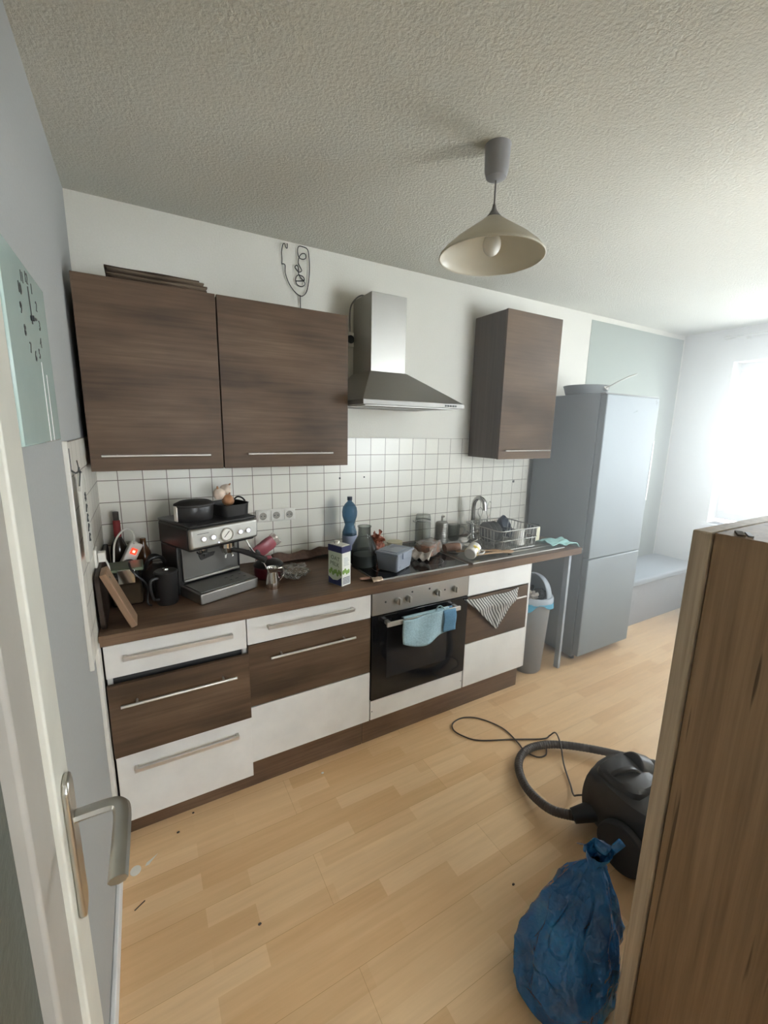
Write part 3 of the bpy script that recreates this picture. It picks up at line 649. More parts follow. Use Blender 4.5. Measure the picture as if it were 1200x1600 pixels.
# dark oval board flat against the wall and the light board leaning against it
bd = thing('dark_chopping_board', 'dark brown chopping board standing against the left wall tiles', 'chopping board', (.026, -.33, WT+.001))
pts = []
for cx, cy_, a0 in ((.24, .03, -PI/2), (.24, .17, 0), (-.24, .17, PI/2), (-.24, .03, PI)):
    for i in range(6): a = a0+i*PI/10; pts.append((cx*.95+.03*math.cos(a), cy_+.03*math.sin(a)))
MB().prism(pts, 'x', -.008, .008).build('board', 'board_dark', bd, bevel=.003)
bd.rotation_euler = (0, -.03, 0)
b2 = thing('light_chopping_board', 'light bamboo chopping board leaning in the left worktop corner', 'chopping board', (.127, -.592, WT+.004))
MB().box(-.020, .002, 0, .10, 0, .225).build('board', 'board', b2, bevel=.003)
MB().cyl((-.018, .02, .200), (.004, .02, .200), .006, n=12).build('hanging_hole', 'chrome', b2)
b2.rotation_euler = (0, -.36, .0)
# red and dark bottle
rb = thing('dark_sauce_bottle', 'dark bottle with red neck seal behind the power strip', 'bottle', (.070, -.10, WT))
MB().lathe([(0, 0), (.032, 0), (.034, .01), (.034, .16), (.030, .19), (.015, .225), (.013, .24)], n=24).build('bottle_body', plain('brown_bottle_glass', (.03, .022, .015, 1), .15), rb)
MB().lathe([(.0135, .225), (.0145, .23), (.0145, .302), (.012, .305)], n=20).build('neck_seal', plain('dull_red_seal', (.24, .03, .03, 1), .5), rb)
MB().cyl((0, 0, .303), (0, 0, .342), .0115, n=16).build('cap', plain('dark_brown_cap', (.06, .05, .04, 1), .5), rb)
bb = thing('brown_beer_bottle', 'brown bottle standing behind the tangled black cables', 'bottle', (.165, -.09, WT))
MB().lathe([(0, 0), (.030, 0), (.032, .01), (.032, .12), (.026, .15), (.013, .18), (.012, .21), (.0, .21)], n=24).build('bottle_body', plain('amber_bottle_glass', (.12, .05, .02, 1), .15), bb)
# jar with green lid
jr = thing('glass_storage_jar', 'glass storage jar of brown grounds with grey-green lid', 'jar', (.100, -.325, WT))
MB().box(-.060, .055, -.05, .06, 0, .145).build('jar_body', 'clear_grey', jr, bevel=.014, seg=3)
MB().box(-.054, .049, -.044, .054, .003, .09).build('contents', 'tobacco', jr, bevel=.010)
MB().box(-.066, .061, -.056, .066, .1455, .160).build('lid', 'pale_green_lid', jr, bevel=.006, seg=3)
MB().box(-.03, .03, -.064, -.058, .10, .158).build('lid_clip', 'chrome', jr, bevel=.002)
# power strip leaning up
ps = thing('power_strip', 'white power strip with glowing red switch and black plug', 'power strip', (.122, -.215, 1.055), rot=(-.30, .55, .15))
MB().box(-.025, .025, 0, .038, -.115, .055).build('housing', 'white_plastic', ps, bevel=.006, seg=3)
MB().box(-.012, .012, -.004, 0, .000, .026).build('switch_rocker', 'led_red', ps, bevel=.002)
MB().box(-.005, .005, -.0048, -.0038, .007, .017).build('switch_glow', 'led_core', ps)
MB().cyl((0, -.036, -.045), (0, 0, -.045), .020, n=24).build('plug', 'black', ps)
tag(MB().tube([(.132, -.235, 1.106), (.135, -.20, 1.135), (.12, -.17, 1.155), (.09, -.17, 1.15), (.062, -.20, 1.11), (.055, -.235, 1.05), (.05, -.25, .96), (.048, -.255, .90)], .0038, 8, sub=6).build('white_cable', 'white_plastic'), 'white cable arching up to the power strip', 'cable')
k = MB().tube([(.112, -.31, 1.050), (.112, -.36, 1.055), (.125, -.400, 1.03), (.168, -.40, .97), (.165, -.405, .90), (.178, -.42, .888)], .004, 8, sub=6)
tag(k.build('black_cable', 'black'), 'black cable hanging in front of the glass storage jar', 'cable')
# wall plug on the left tiles
pg = thing('wall_socket', 'white socket on the left wall tiles with a white plug in it', 'socket', (.008, -.44, 1.12))
MB().box(0, .010, -.035, .035, -.035, .035).build('socket_frame', 'white_plastic', pg, bevel=.004)
MB().box(.012, .036, -.016, .016, -.018, .018).tube([(.032, 0, -.01), (.04, .02, -.05), (.035, .06, -.11)], .004, 8, sub=4).build('plug', 'white_plastic', pg, bevel=.003)
# tangled black things behind the jug
tg = thing('black_waffle_iron', 'bulky black appliance in shadow behind the black jug', 'appliance', (.205, -.250, WT))
MB().blob((0, 0, .065), (.058, .060, .065), lambda d: 1+.12*noise.noise(d*2.2), 24, 16).build('body', 'black_soft', tg)
MB().tube([(-.045, -.02, .11), (-.02, -.04, .160), (.02, -.03, .165), (.045, 0, .12)], .008, 8, sub=5).tube([(-.05, 0, .09), (-.02, .03, .155), (.02, .03, .150), (.045, .02, .10)], .006, 8, sub=5).build('cable', 'black', tg)
# black jug
jg = thing('black_jug', 'glossy black jug with lid at the front left of the coffee machine', 'jug', (.238, -.400, WT))
MB().lathe([(0, 0), (.038, 0), (.041, .006), (.043, .12), (.045, .135), (.041, .140), (0, .143)], n=32).build('jug_body', 'black', jg)
MB().tube([(-.030, -.030, .12), (-.055, -.05, .118), (-.058, -.053, .08), (-.050, -.046, .04), (-.032, -.03, .03)], .006, 10, sub=5).build('handle', 'black', jg)
MB().lathe([(.0, .150), (.012, .149), (.013, .143)], n=16).build('lid_knob', 'chrome', jg)

# ------------------------------------------------------------------ coffee machine
cm = thing('espresso_machine', 'steel and black espresso machine with round pressure gauge', 'coffee machine', (.355, -.502, WT), math.radians(22.95))
by = .045
MB().prism([(.0, .175), (.0, .29), (.315, .29), (.315, .175)][::1], 'x', 0, .31) if False else None
bd_ = MB().box(-.012, .300, by, .300, .218, .318)
bd_.build('upper_housing', 'black', cm, bevel=.010, seg=3)
MB().box(-.006, .296, .165, .300, .004, .218).build('column', 'black', cm, bevel=.004)
MB().box(.012, .278, .155, .164, .062, .218).build('splash_plate', 'machine_steel', cm, bevel=.002)
MB().box(.012, .280, .146, .158, .060, .072).build('splash_rail', 'steel', cm, bevel=.003)
pnl = MB().box(-.016, .300, .020, by+.002, .232, .316).build('front_panel', 'steel', cm, bevel=.010, seg=3)
MB().box(-.016, .302, by-.002, by+.012, .226, .320).build('panel_shell', 'black', cm, bevel=.008, seg=3)
for x in (.037, .079, .207, .246):
    MB().cyl((x, .022, .272), (x, .014, .272), .0125, n=24).build('button_ring', 'chrome', cm)
    MB().cyl((x, .0138, .272), (x, .012, .272), .0085, n=20).build('button', 'led_white', cm)
gz = MB().lathe([(.0, 0), (.024, 0), (.026, .008), (.029, .008), (.030, 0)], n=36)
gz.build('gauge', 'chrome', cm, loc=(.141, .020, .272), rot=(PI/2, 0, 0))
MB().cyl((.141, .0155, .272), (.141, .0145, .272), .024, n=32).build('gauge_dial', 'white_plastic', cm)
MB().tube([(.128, .0138, .262), (.152, .0138, .286)], .0012, 6).build('gauge_needle', 'dark_print', cm)
MB().cyl((.104, .020, .244), (.104, .018, .244), .003, n=10).build('pilot_light', 'led_white', cm)
MB().box(.012, .062, .0190, .0196, .2935, .2955).build('nameplate_line', 'dark_print', cm)
MB().box(-.012, .300, .03, .300, .318, .330).build('top_tray', 'black', cm, bevel=.005)
tr = MB().box(.0, .278, .0, .165, .0, .048).build('drip_tray', 'steel_dull', cm, bevel=.006, seg=3)
MB().box(.008, .270, .010, .150, .048, .053).build('drip_grille', 'machine_steel', tr, bevel=.002)
k = MB()
for x, y in ((.165, .05), (.195, .05), (.235, .05), (.165, .09), (.195, .09), (.235, .09)): k.box(x, x+.013, y, y+.005, .053, .0536)
k.build('grille_slot', 'dark_print', tr)
MB().cyl((.070, .09, .218), (.070, .09, .196), .022, .018, 20).build('grinder_outlet', 'chrome', cm)
MB().prism([(.045, .172), (.100, .182), (.108, .196), (.035, .196)], 'y', .060, .068).box(.058, .082, .055, .12, .186, .196).build('grinder_cradle', 'black', cm)
MB().cyl((.185, .09, .228), (.185, .09, .196), .034, .032, 28).build('group_head', 'chrome', cm)
MB().cyl((.185, .09, .196), (.185, .09, .172), .033, .024, 28).build('portafilter', 'chrome', cm)
MB().tube([(.185, .075, .186), (.215, .04, .180), (.255, -.005, .160), (.290, -.045, .135)], lambda t: .009+.006*t, 12, sub=5).build('portafilter_handle', 'black_soft', cm)
MB().tube([(.18, .085, .175), (.168, .08, .160), (.166, .078, .150)], .005, 8, sub=3).tube([(.19, .085, .175), (.20, .08, .160), (.202, .078, .150)], .005, 8, sub=3).build('coffee_spout', 'chrome', cm)
MB().tube([(.278, .10, .226), (.298, .07, .16), (.318, .05, .13), (.33, .035, .098)], .0045, 8, sub=5).build('steam_wand', 'chrome', cm)
MB().cyl((.300, .17, .272), (.322, .17, .272), .020, .017, 20).build('steam_knob', 'black', cm)
# on top of the machine
CMX = Matrix.Translation((.355, -.502, WT)) @ Matrix.Rotation(math.radians(22.95), 4, 'Z')
def onm(x, y, z): return tuple(CMX @ Vector((x, y, z)))
hp = thing('bean_hopper', 'oval black coffee bean hopper on the left of the coffee machine top', 'hopper', onm(.075, .145, .3305), math.radians(22.95))
MB().lathe([(0, 0), (.072, 0), (.074, .004), (.080, .060), (.078, .064), (0, .066)], n=40, sy=.85).build('container', 'black', hp)
MB().lathe([(.081, .060), (.083, .063), (.082, .070), (.06, .080), (0, .084)], n=40, sy=.85).build('lid', 'black_soft', hp)
MB().box(-.084, -.078, -.012, .012, .002, .066).build('side_clip', 'plate_white', hp, bevel=.002)
bk = thing('black_mesh_basket', 'black mesh basket of bulbs on the right of the coffee machine top', 'basket', onm(.240, .150, .3305), math.radians(22.95))
MB().lathe([(0, 0), (1, 0), (1.04, .05), (1.07, .052), (1.03, .050), (.97, .004), (0, .003)], n=40, sx=.068, sy=.075, power=.5).build('basket_body', 'black', bk)
MB().tube([(.045, .03, .05), (.058, .02, .068), (.070, .0, .066), (.074, -.02, .052)], .004, 8, sub=5).build('handle', 'black', bk)
def garlic(label, p, r, mt, rot):
    G = thing('garlic_bulb', label, 'garlic', p, group='garlic bulbs on the coffee machine', rot=rot)
    MB().blob((0, 0, 0), (r, r, r*.9), lambda d: 1+.09*math.cos(5*math.atan2(d.y, d.x))*(1-abs(d.z))+(.25*max(0, d.z)**6), 30, 16).build('bulb', mt, G)
    MB().cyl((0, 0, r*.85), (.003, 0, r*1.5), r*.22, r*.12, 8).build('stalk', 'onion', G)
garlic('cream garlic bulb on the left in the black basket, cut side up', onm(.196, .150, .425), .027, 'garlic', (.4, -.3, 0))
garlic('pale garlic bulb on the right in the black basket', onm(.236, .165, .440), .024, 'garlic', (.6, .4, 1))
garlic('brownish onion bulb lying lowest in the black basket', onm(.226, .130, .395), .026, 'onion', (-.5, .3, 0))
gj = thing('small_glass_jar', 'small glass jar on its side under the garlic bulbs', 'jar', onm(.232, .125, .350), rot=(1.45, 0, .9))
MB().lathe([(0, 0), (.020, 0), (.023, .005), (.023, .045), (.019, .052), (.019, .060)], (0, 0, -.03), n=24).build('glass_body', 'clear', gj)
MB().cyl((0, 0, .028), (0, 0, .038), .021, n=20).build('lid', 'chrome', gj)

# ------------------------------------------------------------------ right of the machine
pk = thing('pink_food_pouch', 'pink see-through pouch tipped against the tiles beside the machine', 'pouch', (.705, -.115, .985), rot=(0, .95, -.1))
def pouch(w, h, d, s=3):
    return MB().blob((0, 0, 0), (w, d, h), lambda q: (1/max(abs(q.x), abs(q.z), .75))*.86*(1+.10*noise.noise(q*s)), 28, 18)
pouch(.038, .075, .018).build('pouch_body', 'pink', pk)
MB().grid(lambda u, v: (-.036+.072*u, .006*math.sin(u*14), .062+.03*v), 14, 3).build('crimped_top', 'foil_clear', pk, solid=.001)
pp_ = thing('maroon_pot', 'dark maroon pot with black lid behind the milk jug', 'pot', (.690, -.270, WT))
MB().lathe([(0, 0), (.060, 0), (.068, .01), (.070, .055), (.066, .060)], n=36).build('pot_body', 'red_dark', pp_)
MB().lathe([(.072, .060), (.072, .064), (.055, .080), (.02, .088), (0, .089)], n=36).build('lid', 'black', pp_)
MB().blob((0, 0, .097), (.017, .017, .010)).build('lid_knob', 'pink', pp_)
mj = thing('milk_frothing_jug', 'small steel milk jug holding a spoon in front of the coffee machine', 'jug', (.668, -.425, WT))
MB().lathe([(0, .0), (.031, .0), (.033, .004), (.031, .03), (.024, .075), (.024, .085), (.029, .096), (.028, .096), (.022, .084), (.022, .076), (.029, .03), (.030, .006), (0, .004)], n=36).build('jug_body', 'chrome', mj)
MB().tube([(.024, .004, .086), (.050, .01, .082), (.054, .012, .05), (.032, .005, .025)], .004, 8, sub=5).build('handle', 'chrome', mj)
sp = thing('long_spoon', 'long pale-handled spoon leaning out of the milk jug', 'spoon', (.668, -.425, WT+.01), rot=(.0, -.42, 0))
MB().tube([(0.012, 0, .01), (0.012, .004, .10), (0.010, .004, .155)], lambda t: .0028+.0018*t, 8, sub=4, flat=.6).build('handle', 'alu', sp)
MB().blob((.010, .003, .172), (.010, .004, .018)).build('spoon_bowl', 'black', sp)
def crumple(c, r, amp, s, nu=40, nv=24, sq=.6):
    def fn(q):
        n_ = noise.noise(q*s+Vector(c)*7); m_ = abs(noise.noise(q*s*2.3+Vector((3, 1, 2))))
        return (1+amp*n_-amp*.9*m_)/max(.6, max(abs(q.x), abs(q.y), abs(q.z))**sq)*.82
    return MB().blob(c, r, fn, nu, nv)
pl = crumple((0, 0, .034), (.078, .070, .036), .55, 2.6)
tag(pl.build('crumpled_plastic_bag', 'film', loc=(.795, -.345, WT+.002), ang=180), 'crumpled clear plastic bag between milk jug and carton', 'bag')
rl = thing('brown_paper_wrap', 'long dark brown paper wrap lying along the tiles behind the carton', 'paper', (.97, -.075, WT))
MB().grid(lambda u, v: (-.21+.42*u, -.035+.07*v, .008+.035*math.sin(PI*v)*(1+.6*wob((u*6, v*2, 0)))+.02*u*abs(math.sin(u*7))), 40, 10).build('paper_body', plain('brown_kraft_paper', (.11, .065, .045, 1), .8, var=.3, bump=(50, .6, .006)), rl, solid=.002)
# drink carton
ct = thing('drink_carton', 'pale green drink carton with navy top and white cap', 'carton', (.952, -.561, WT), math.radians(21))
CW, CD, CH = .058, .090, .190
MB().box(0, CW, 0, CD, 0, CH-.03).build('carton_body', 'carton', ct, bevel=.001)
MB().box(.0015, CW-.0015, -.0010, -.0002, .001, CH-.03).build('side_print', 'carton_side', ct)
MB().box(-.0012, CW+.0012, -.0014, CD+.0012, CH-.030, CH).build('navy_top', 'navy', ct, bevel=.001)
MB().box(.004, CW-.004, .004, CD-.004, CH, CH+.003).build('top_fold', 'white_plastic', ct)
MB().cyl((.028, .062, CH+.003), (.028, .062, CH+.016), .013, n=20).build('cap', 'plate_white', ct)
MB().prism([(.002, .044), (CD*.3, .026), (CD*.65, .022), (CD-.002, .036), (CD-.002, .002), (.002, .002)], 'x', -.0009, -.0001).build('navy_wave_print', 'navy', ct)
k = MB()
for i in range(8): k.blob((-.0006, .008+.010*i, .062+.008*math.sin(i*2.3)), (.0006, .008, .011), None, 10, 6)
k.build('leaf_print', 'leaf_green', ct)
k = MB()
for i in range(4): k.blob((.010+.011*i, -.0012, .068+.006*math.sin(i*2)), (.008, .0006, .011), None, 10, 6)
k.build('leaf_print', 'leaf_green', ct)
k = MB()
for i in range(5): k.box(.006, CW-.006, -.0018, -.0010, .010+i*.007, .013+i*.007)
k.build('stripe_print', 'navy', ct)
text('carton_lettering', 'OAT\nMILK', .028, 'pale_green_lid', ct, (-.0008, .045, .115), (PI/2, .12, -PI/2), .0003)
k = MB()
for i in range(6): k.box(.012, CW-.012-.004*(i % 3), -.0016, -.0010, .098+i*.007, .100+i*.007)
k.build('small_print', 'grey_lid', ct)
# blue water bottle
wbt = thing('blue_water_bottle', 'tall blue plastic water bottle standing against the tiles', 'bottle', (1.195, -.125, WT))
MB().lathe([(0, .004), (.034, 0), (.041, .010), (.041, .075), (.041, .14), (.033, .165), (.027, .185), (.033, .205), (.042, .235), (.043, .26), (.039, .285), (.026, .305), (.013, .318), (.012, .328)], n=36).build('bottle_body', 'blue_pet', wbt)
MB().lathe([(0, .007), (.038, .012), (.038, .12), (.0, .12)], n=32).build('water', plain('blue_tinted_water', (.10, .16, .24, 1), .1, trans=.3), wbt)
MB().lathe([(.0418, .045), (.0418, .125)], n=36).build('bottle_label', 'label_blue', wbt)
MB().cyl((0, 0, .326), (0, 0, .345), .0145, n=20).build('cap', plain('dark_navy_cap', (.02, .03, .05, 1), .4), wbt)
# big glass bottle
gb = thing('glass_milk_bottle', 'wide-necked clear glass bottle in front of the blue bottle', 'bottle', (1.170, -.360, WT+.0065))
MB().lathe([(0, .004), (.058, 0), (.066, .006), (.067, .085), (.064, .115), (.045, .150), (.034, .170), (.033, .212), (.037, .218), (.036, .222), (.030, .220), (.030, .172), (.060, .112), (.063, .085), (.062, .010), (0, .008)], n=40).build('bottle_body', 'clear_grey', gb)
MB().lathe([(0, .010), (.058, .011), (.059, .07), (0, .07)], n=32).build('contents', plain('dark_bottle_contents', (.20, .21, .21, 1), .3, trans=.3), gb)
# red wrapped thing, pale lid, snack wrapper
rw = thing('red_wrapped_snack', 'reddish brown twisted wrapper behind the plastic tub', 'snack wrapper', (1.335, -.215, WT+.0065))
crumple((0, 0, .045), (.045, .035, .046), .5, 2.3).build('wrapped_body', 'red_wrap', rw, ang=180)
MB().grid(lambda u, v: (-.045+.085*u*(1-.3*v)+.01*math.sin(v*9), .012*math.sin(u*12+v*4), .075+.065*v+.012*math.sin(u*9)), 16, 8).build('twisted_end', 'red_wrap', rw, solid=.001)
pd = thing('pale_yellow_bowl', 'small round pale yellow bowl behind the plastic tub', 'bowl', (1.505, -.115, WT+.0065))
MB().lathe([(0, 0), (.035, 0), (.046, .012), (.050, .040), (.0, .042)], n=32).build('bowl_body', 'butter', pd)
tb = thing('plastic_food_tub', 'milky plastic food tub with clip lid on the hob', 'tub', (1.225, -.535, WT+.0065), math.radians(29))
c_ = MB(); z1 = .088
c_.add([(.012, .008, 0), (.158, .008, 0), (.158, .122, 0), (.012, .122, 0), (0, 0, z1), (.17, 0, z1), (.17, .13, z1), (0, .13, z1)], [(0, 3, 2, 1), (0, 1, 5, 4), (1, 2, 6, 5), (2, 3, 7, 6), (3, 0, 4, 7)])
tb.location = (1.262, -.545, WT+.0065)
c_.build('tub_body', 'tub', tb, bevel=.010, seg=3)
MB().box(.018, .152, .014, .116, .003, .052).build('contents', 'contents', tb, bevel=.008)
MB().box(-.004, .174, -.004, .134, z1, z1+.014).build('lid', 'tub', tb, bevel=.005, seg=3)
MB().box(.020, .150, .016, .114, z1+.0145, z1+.018).build('lid_panel', 'tub', tb, bevel=.002)
for a in ((.045, .125, -.009, -.003), (.045, .125, .133, .139)): MB().box(*a, z1-.020, z1+.012).build('lid_clip', 'tub', tb, bevel=.002)
fw = thing('foil_snack_wrapper', 'small gold and brown foil wrapper at the front worktop edge', 'snack wrapper', (1.128, -.555, WT))
MB().grid(lambda u, v: (-.020+.055*u, -.028+.050*v*(1-.2*u), .004+.013*math.sin(PI*v)+.004*wob((u*5, v*4, 2))), 16, 12).build('wrapper_body', 'foil', fw, solid=.0015)
MB().grid(lambda u, v: (-.060+.045*u, .000+.025*v+.02*(1-u), .005+.006*u+.004*math.sin(v*9)), 10, 8).build('torn_strip', plain('pinkish_wrapper', (.42, .24, .18, 1), .4, var=.2), fw, solid=.001)
# bread in its paper-and-film bag
br = thing('bagged_bread_loaf', 'brown bread loaf in a crinkled clear bag on the hob', 'bread', (1.60, -.335, WT+.0065), math.radians(30))
MB().blob((0, 0, .042), (.105, .060, .042), lambda q: .9/max(.7, max(abs(q.x), abs(q.y), abs(q.z))**.7), 32, 20).build('loaf', 'brown_bread', br)
crumple((0, 0, .046), (.120, .070, .050), .22, 2.2).build('clear_bag', 'film', br, ang=180)
MB().grid(lambda u, v: (-.12+.05*v-.01*u, -.06+.12*u, .006+.055*v+.008*math.sin(u*17)*(1-v)), 22, 8).build('bag_end', 'foil_clear', br, solid=.001)
# tall clip jar and soap dispenser, glass mug
cj = thing('tall_clip_jar', 'tall clear clip-top jar standing by the tiles behind the bread', 'jar', (1.735, -.085, WT+.0005))
MB().lathe([(0, 0), (.046, 0), (.050, .008), (.050, .135), (.045, .148), (.045, .156)], n=36).build('jar_body', 'clear', cj)
MB().lathe([(.048, .158), (.049, .164), (.045, .190), (0, .196)], n=36).build('glass_lid', 'clear', cj)
MB().lathe([(.0505, .150), (.0505, .157)], n=36).tube([(-.05, 0, .153), (-.075, -.01, .150), (-.085, -.012, .160)], .0025, 6, sub=4).build('wire_clip', 'steel_dull', cj, solid=.001)
sd = thing('steel_soap_dispenser', 'ribbed steel soap dispenser with pump behind the sink', 'soap dispenser', (1.825, -.165, WT+.0045))
MB().lathe([(0, 0), (.038, 0), (.040, .004), (.040, .138), (.034, .146), (0, .148)], n=36).build('dispenser_body', 'steel_dull', sd)
k = MB()
for i in range(10): z = .02+i*.012; k.lathe([(.0403, z), (.0415, z+.003), (.0403, z+.006)], n=36)
k.build('rib', 'steel', sd)
MB().cyl((0, 0, .147), (0, 0, .178), .006, n=12).tube([(0, 0, .178), (.0, -.005, .188), (-.01, -.03, .186)], .006, 10, sub=4).build('pump', 'chrome', sd)
gm = thing('glass_mug', 'clear glass mug with handle beside the soap dispenser', 'mug', (1.965, -.115, WT+.0045))
MB().lathe([(0, .004), (.030, .0), (.036, .01), (.042, .105), (.039, .105), (.033, .012), (0, .01)], n=32).build('glass_body', 'clear', gm)
MB().tube([(.040, -.01, .085), (.068, -.02, .085), (.072, -.022, .055), (.055, -.018, .03), (.036, -.01, .028)], .005, 10, sub=5).build('handle', 'clear', gm)

# ------------------------------------------------------------------ sink area clutter
ut = thing('white_slotted_ladle', 'white slotted ladle lying over the sink with its handle to the right', 'ladle', (1.93, -.26, WT+.045), .25)
MB().blob((0, 0, 0), (.036, .030, .020), lambda q: 1 if q.z < .2 else .8).build('ladle_bowl', 'plate_white', ut)
MB().tube([(.03, .0, .005), (.10, .015, .018), (.20, .03, .022)], .005, 8, sub=4, flat=.6).build('handle', 'plate_white', ut)
wp = thing('white_spatula', 'white spatula handle lying below the slotted ladle', 'spatula', (1.95, -.31, WT+.030), .22)
MB().tube([(.0, .0, .0), (.08, .01, .010), (.19, .02, .014)], .005, 8, sub=4, flat=.6).build('handle', 'plate_white', wp)
MB().box(-.06, .0, -.022, .022, -.004, .0).build('blade', 'plate_white', wp, bevel=.002)
ro = thing('cut_sausage_roll', 'brown cut roll with pale end beside the yellow mug', 'sausage', (1.80, -.335, WT+.030), .35)
MB().tube([(-.07, .03, 0), (-.03, .01, .004), (.015, -.02, 0)], .026, 18, sub=4).build('roll_body', 'sausage', ro)
MB().cyl((.015, -.02, 0), (.020, -.0233, 0), .0245, n=24).build('cut_end', 'plate_white', ro)
mt_ = thing('patterned_mug', 'white mug with yellow fruit pattern lying at the sink edge', 'mug', (1.800, -.492, WT+.0475), rot=(0, 1.35, .5))
MB().lathe([(0, -.043), (.032, -.043), (.036, -.038), (.038, .040), (.035, .040), (.032, -.036), (0, -.038)], n=36).build('mug_body', 'plate_white', mt_)
MB().tube([(.0, -.036, .025), (.0, -.062, .020), (.0, -.064, -.012), (.0, -.036, -.024)], .005, 10, sub=5).build('handle', 'plate_white', mt_)
k = MB()
for i in range(9):
    a = -2.6+i*.55; k.cyl((.0372*math.cos(a), .0372*math.sin(a), .018*math.sin(i*2.1)-.004), (.0384*math.cos(a), .0384*math.sin(a), .018*math.sin(i*2.1)-.004), .011, n=12)
k.build('fruit_print', 'yellow', mt_)
sp2 = thing('sink_saucer', 'dark saucer lying tilted at the left sink edge', 'saucer', (1.765, -.36, WT+.008), rot=(.04, -.05, 0))
sp2.rotation_euler = (0, 0, 0)
MB().lathe([(0, 0), (.040, .0), (.058, .012), (.056, .014), (.038, .003), (0, .003)], n=32, sx=.75).build('saucer_body', 'steel_dull', sp2)
for i, (x0, y0, ang, ln, lab) in enumerate(((1.88, -.43, -.38, .22, 'wooden cooking spoon lying across the sink, the rear one'), (1.90, -.515, -.10, .24, 'broad wooden spatula lying across the front of the sink'))):
    o = thing('wooden_utensil', lab, 'kitchen utensil', (x0, y0, WT+.020+.004*i), ang)
    MB().tube([(-.12, 0, 0), (0, 0, .002), (ln-.12, 0, 0)], lambda t: .008+.004*t, 10, sub=6, flat=.5).build('handle', 'board_x', o)
    MB().blob((ln-.10, 0, 0), (.045, .026, .008)).build('blade', 'board_x', o)
# dish rack
RX0, RX1, RY0, RY1 = 2.01, 2.335, -.49, -.19
ra = thing('wire_dish_rack', 'wire dish rack with a glass and dark dishes on the drainer', 'dish rack', (0, 0, WT+.0075))
def ringpts(x0, x1, y0, y1, z): return [(x0, y0, z), (x1, y0, z), (x1, y1, z), (x0, y1, z)]
k = MB()
for z, e, r in ((.130, .012, .0035), (.068, .006, .0025), (.008, 0, .003)):
    P = []
    x0, x1, y0, y1 = RX0-e, RX1+e, RY0-e, RY1+e
    for cx, cy_, a0 in ((x1-.03, y0+.03, -PI/2), (x1-.03, y1-.03, 0), (x0+.03, y1-.03, PI/2), (x0+.03, y0+.03, PI)):
        for i in range(5): a = a0+i*PI/8; P.append((cx+.03*math.cos(a), cy_+.03*math.sin(a), z))
    k.tube(P, r, 6, closed=True)
k.build('rim_wire', 'steel', ra)
k = MB()
for i in range(17):
    x = RX0+.02+i*(RX1-RX0-.04)/16; k.tube([(x, RY0-.012, .130), (x, RY0, .008), (x, RY1, .008), (x, RY1+.012, .130)], .0017, 6)
for i in range(9):
    y = RY0+.04+i*(RY1-RY0-.08)/8; k.tube([(RX0-.012, y, .130), (RX0, y, .008)], .0022, 6); k.tube([(RX1, y, .008), (RX1+.012, y, .130)], .0022, 6)
k.build('wire_bars', 'steel', ra)
k = MB()
for i in range(6):
    x = RX0+.06+i*.038; k.tube([(x, RY1-.14, .010), (x, RY1-.14, .085), (x, RY1-.08, .085), (x, RY1-.08, .010)], .0016, 5)
k.build('plate_holder', 'chrome', ra)
gl = thing('upturned_glass', 'frosted upturned glass standing in the dish rack', 'glass', (2.255, -.415, WT+.018))
MB().lathe([(.036, 0), (.029, .090), (.026, .094), (0, .094)], n=30).build('glass_body', 'plate_white', gl)
dp = thing('dark_blue_bowl', 'dark blue bowl tipped on edge at the back of the dish rack', 'bowl', (2.305, -.235, WT+.085), rot=(1.1, .2, .4))
MB().lathe([(0, -.045), (.035, -.045), (.065, -.02), (.080, .02), (.077, .022), (.062, -.016), (.033, -.040), (0, -.040)], n=36).build('bowl_body', 'dark_blue', dp)
for i in range(3):
    o = thing('dinner_plate', ['grey plate standing foremost in the dish rack holder', 'grey plate standing in the middle of the dish rack holder', 'grey plate standing rearmost in the dish rack holder'][i], 'plate', (2.06+i*.038, -.31, WT+.018+.070), rot=(0, PI/2-.12, 0), group='plates in the dish rack')
    MB().lathe([(0, 0), (.045, 0), (.066, .011), (.065, .013), (.043, .003), (0, .003)], n=36).build('plate_body', 'grey_plastic', o)
for i, (x, y, a, lab) in enumerate(((2.235, -.13, .25, 'thin whisk-like wire utensil standing tallest at the rack back'), (2.18, -.14, -.2, 'slim wire utensil standing left at the rack back'))):
    o = thing('wire_utensil', lab, 'kitchen utensil', (x, y, WT+.010), rot=(0, a*.4, 0))
    MB().tube([(0, 0, .0), (0, 0, .13)], .004, 8).build('handle', 'steel', o)
    MB().tube([(0, 0, .13), (.018, 0, .165), (.010, 0, .20+.03*(1-i)), (-.010, 0, .20+.03*(1-i)), (-.018, 0, .165), (0, 0, .13)], .002, 6, sub=4).build('wire_loop', 'chrome', o)
pg_ = thing('clear_plastic_cup', 'tall clear cup standing on the drainer next to the fridge', 'cup', (2.430, -.375, WT+.008))
MB().lathe([(0, .003), (.028, 0), (.036, .108), (.037, .110), (.034, .108), (.027, .005), (0, .005)], n=30).build('cup_body', 'clear', pg_)
MB().box(-.012, .022, -.036, -.034, .006, .102).build('cup_label', 'butter', pg_)
cl = MB().grid(lambda u, v: (-.11+.22*u, -.06+.13*v-.06*u, .012+.016*abs(math.sin(u*7+v*3))+.014*wob((u*4, v*5, 1))-(.045*max(0, u-.80)*5 if u > .80 else 0)), 34, 20)
tag(cl.build('mint_dishcloth', 'mint_cloth', solid=.004, loc=(2.525, -.49, WT+.004)), 'mint green dishcloth draped over the right worktop end', 'cloth')

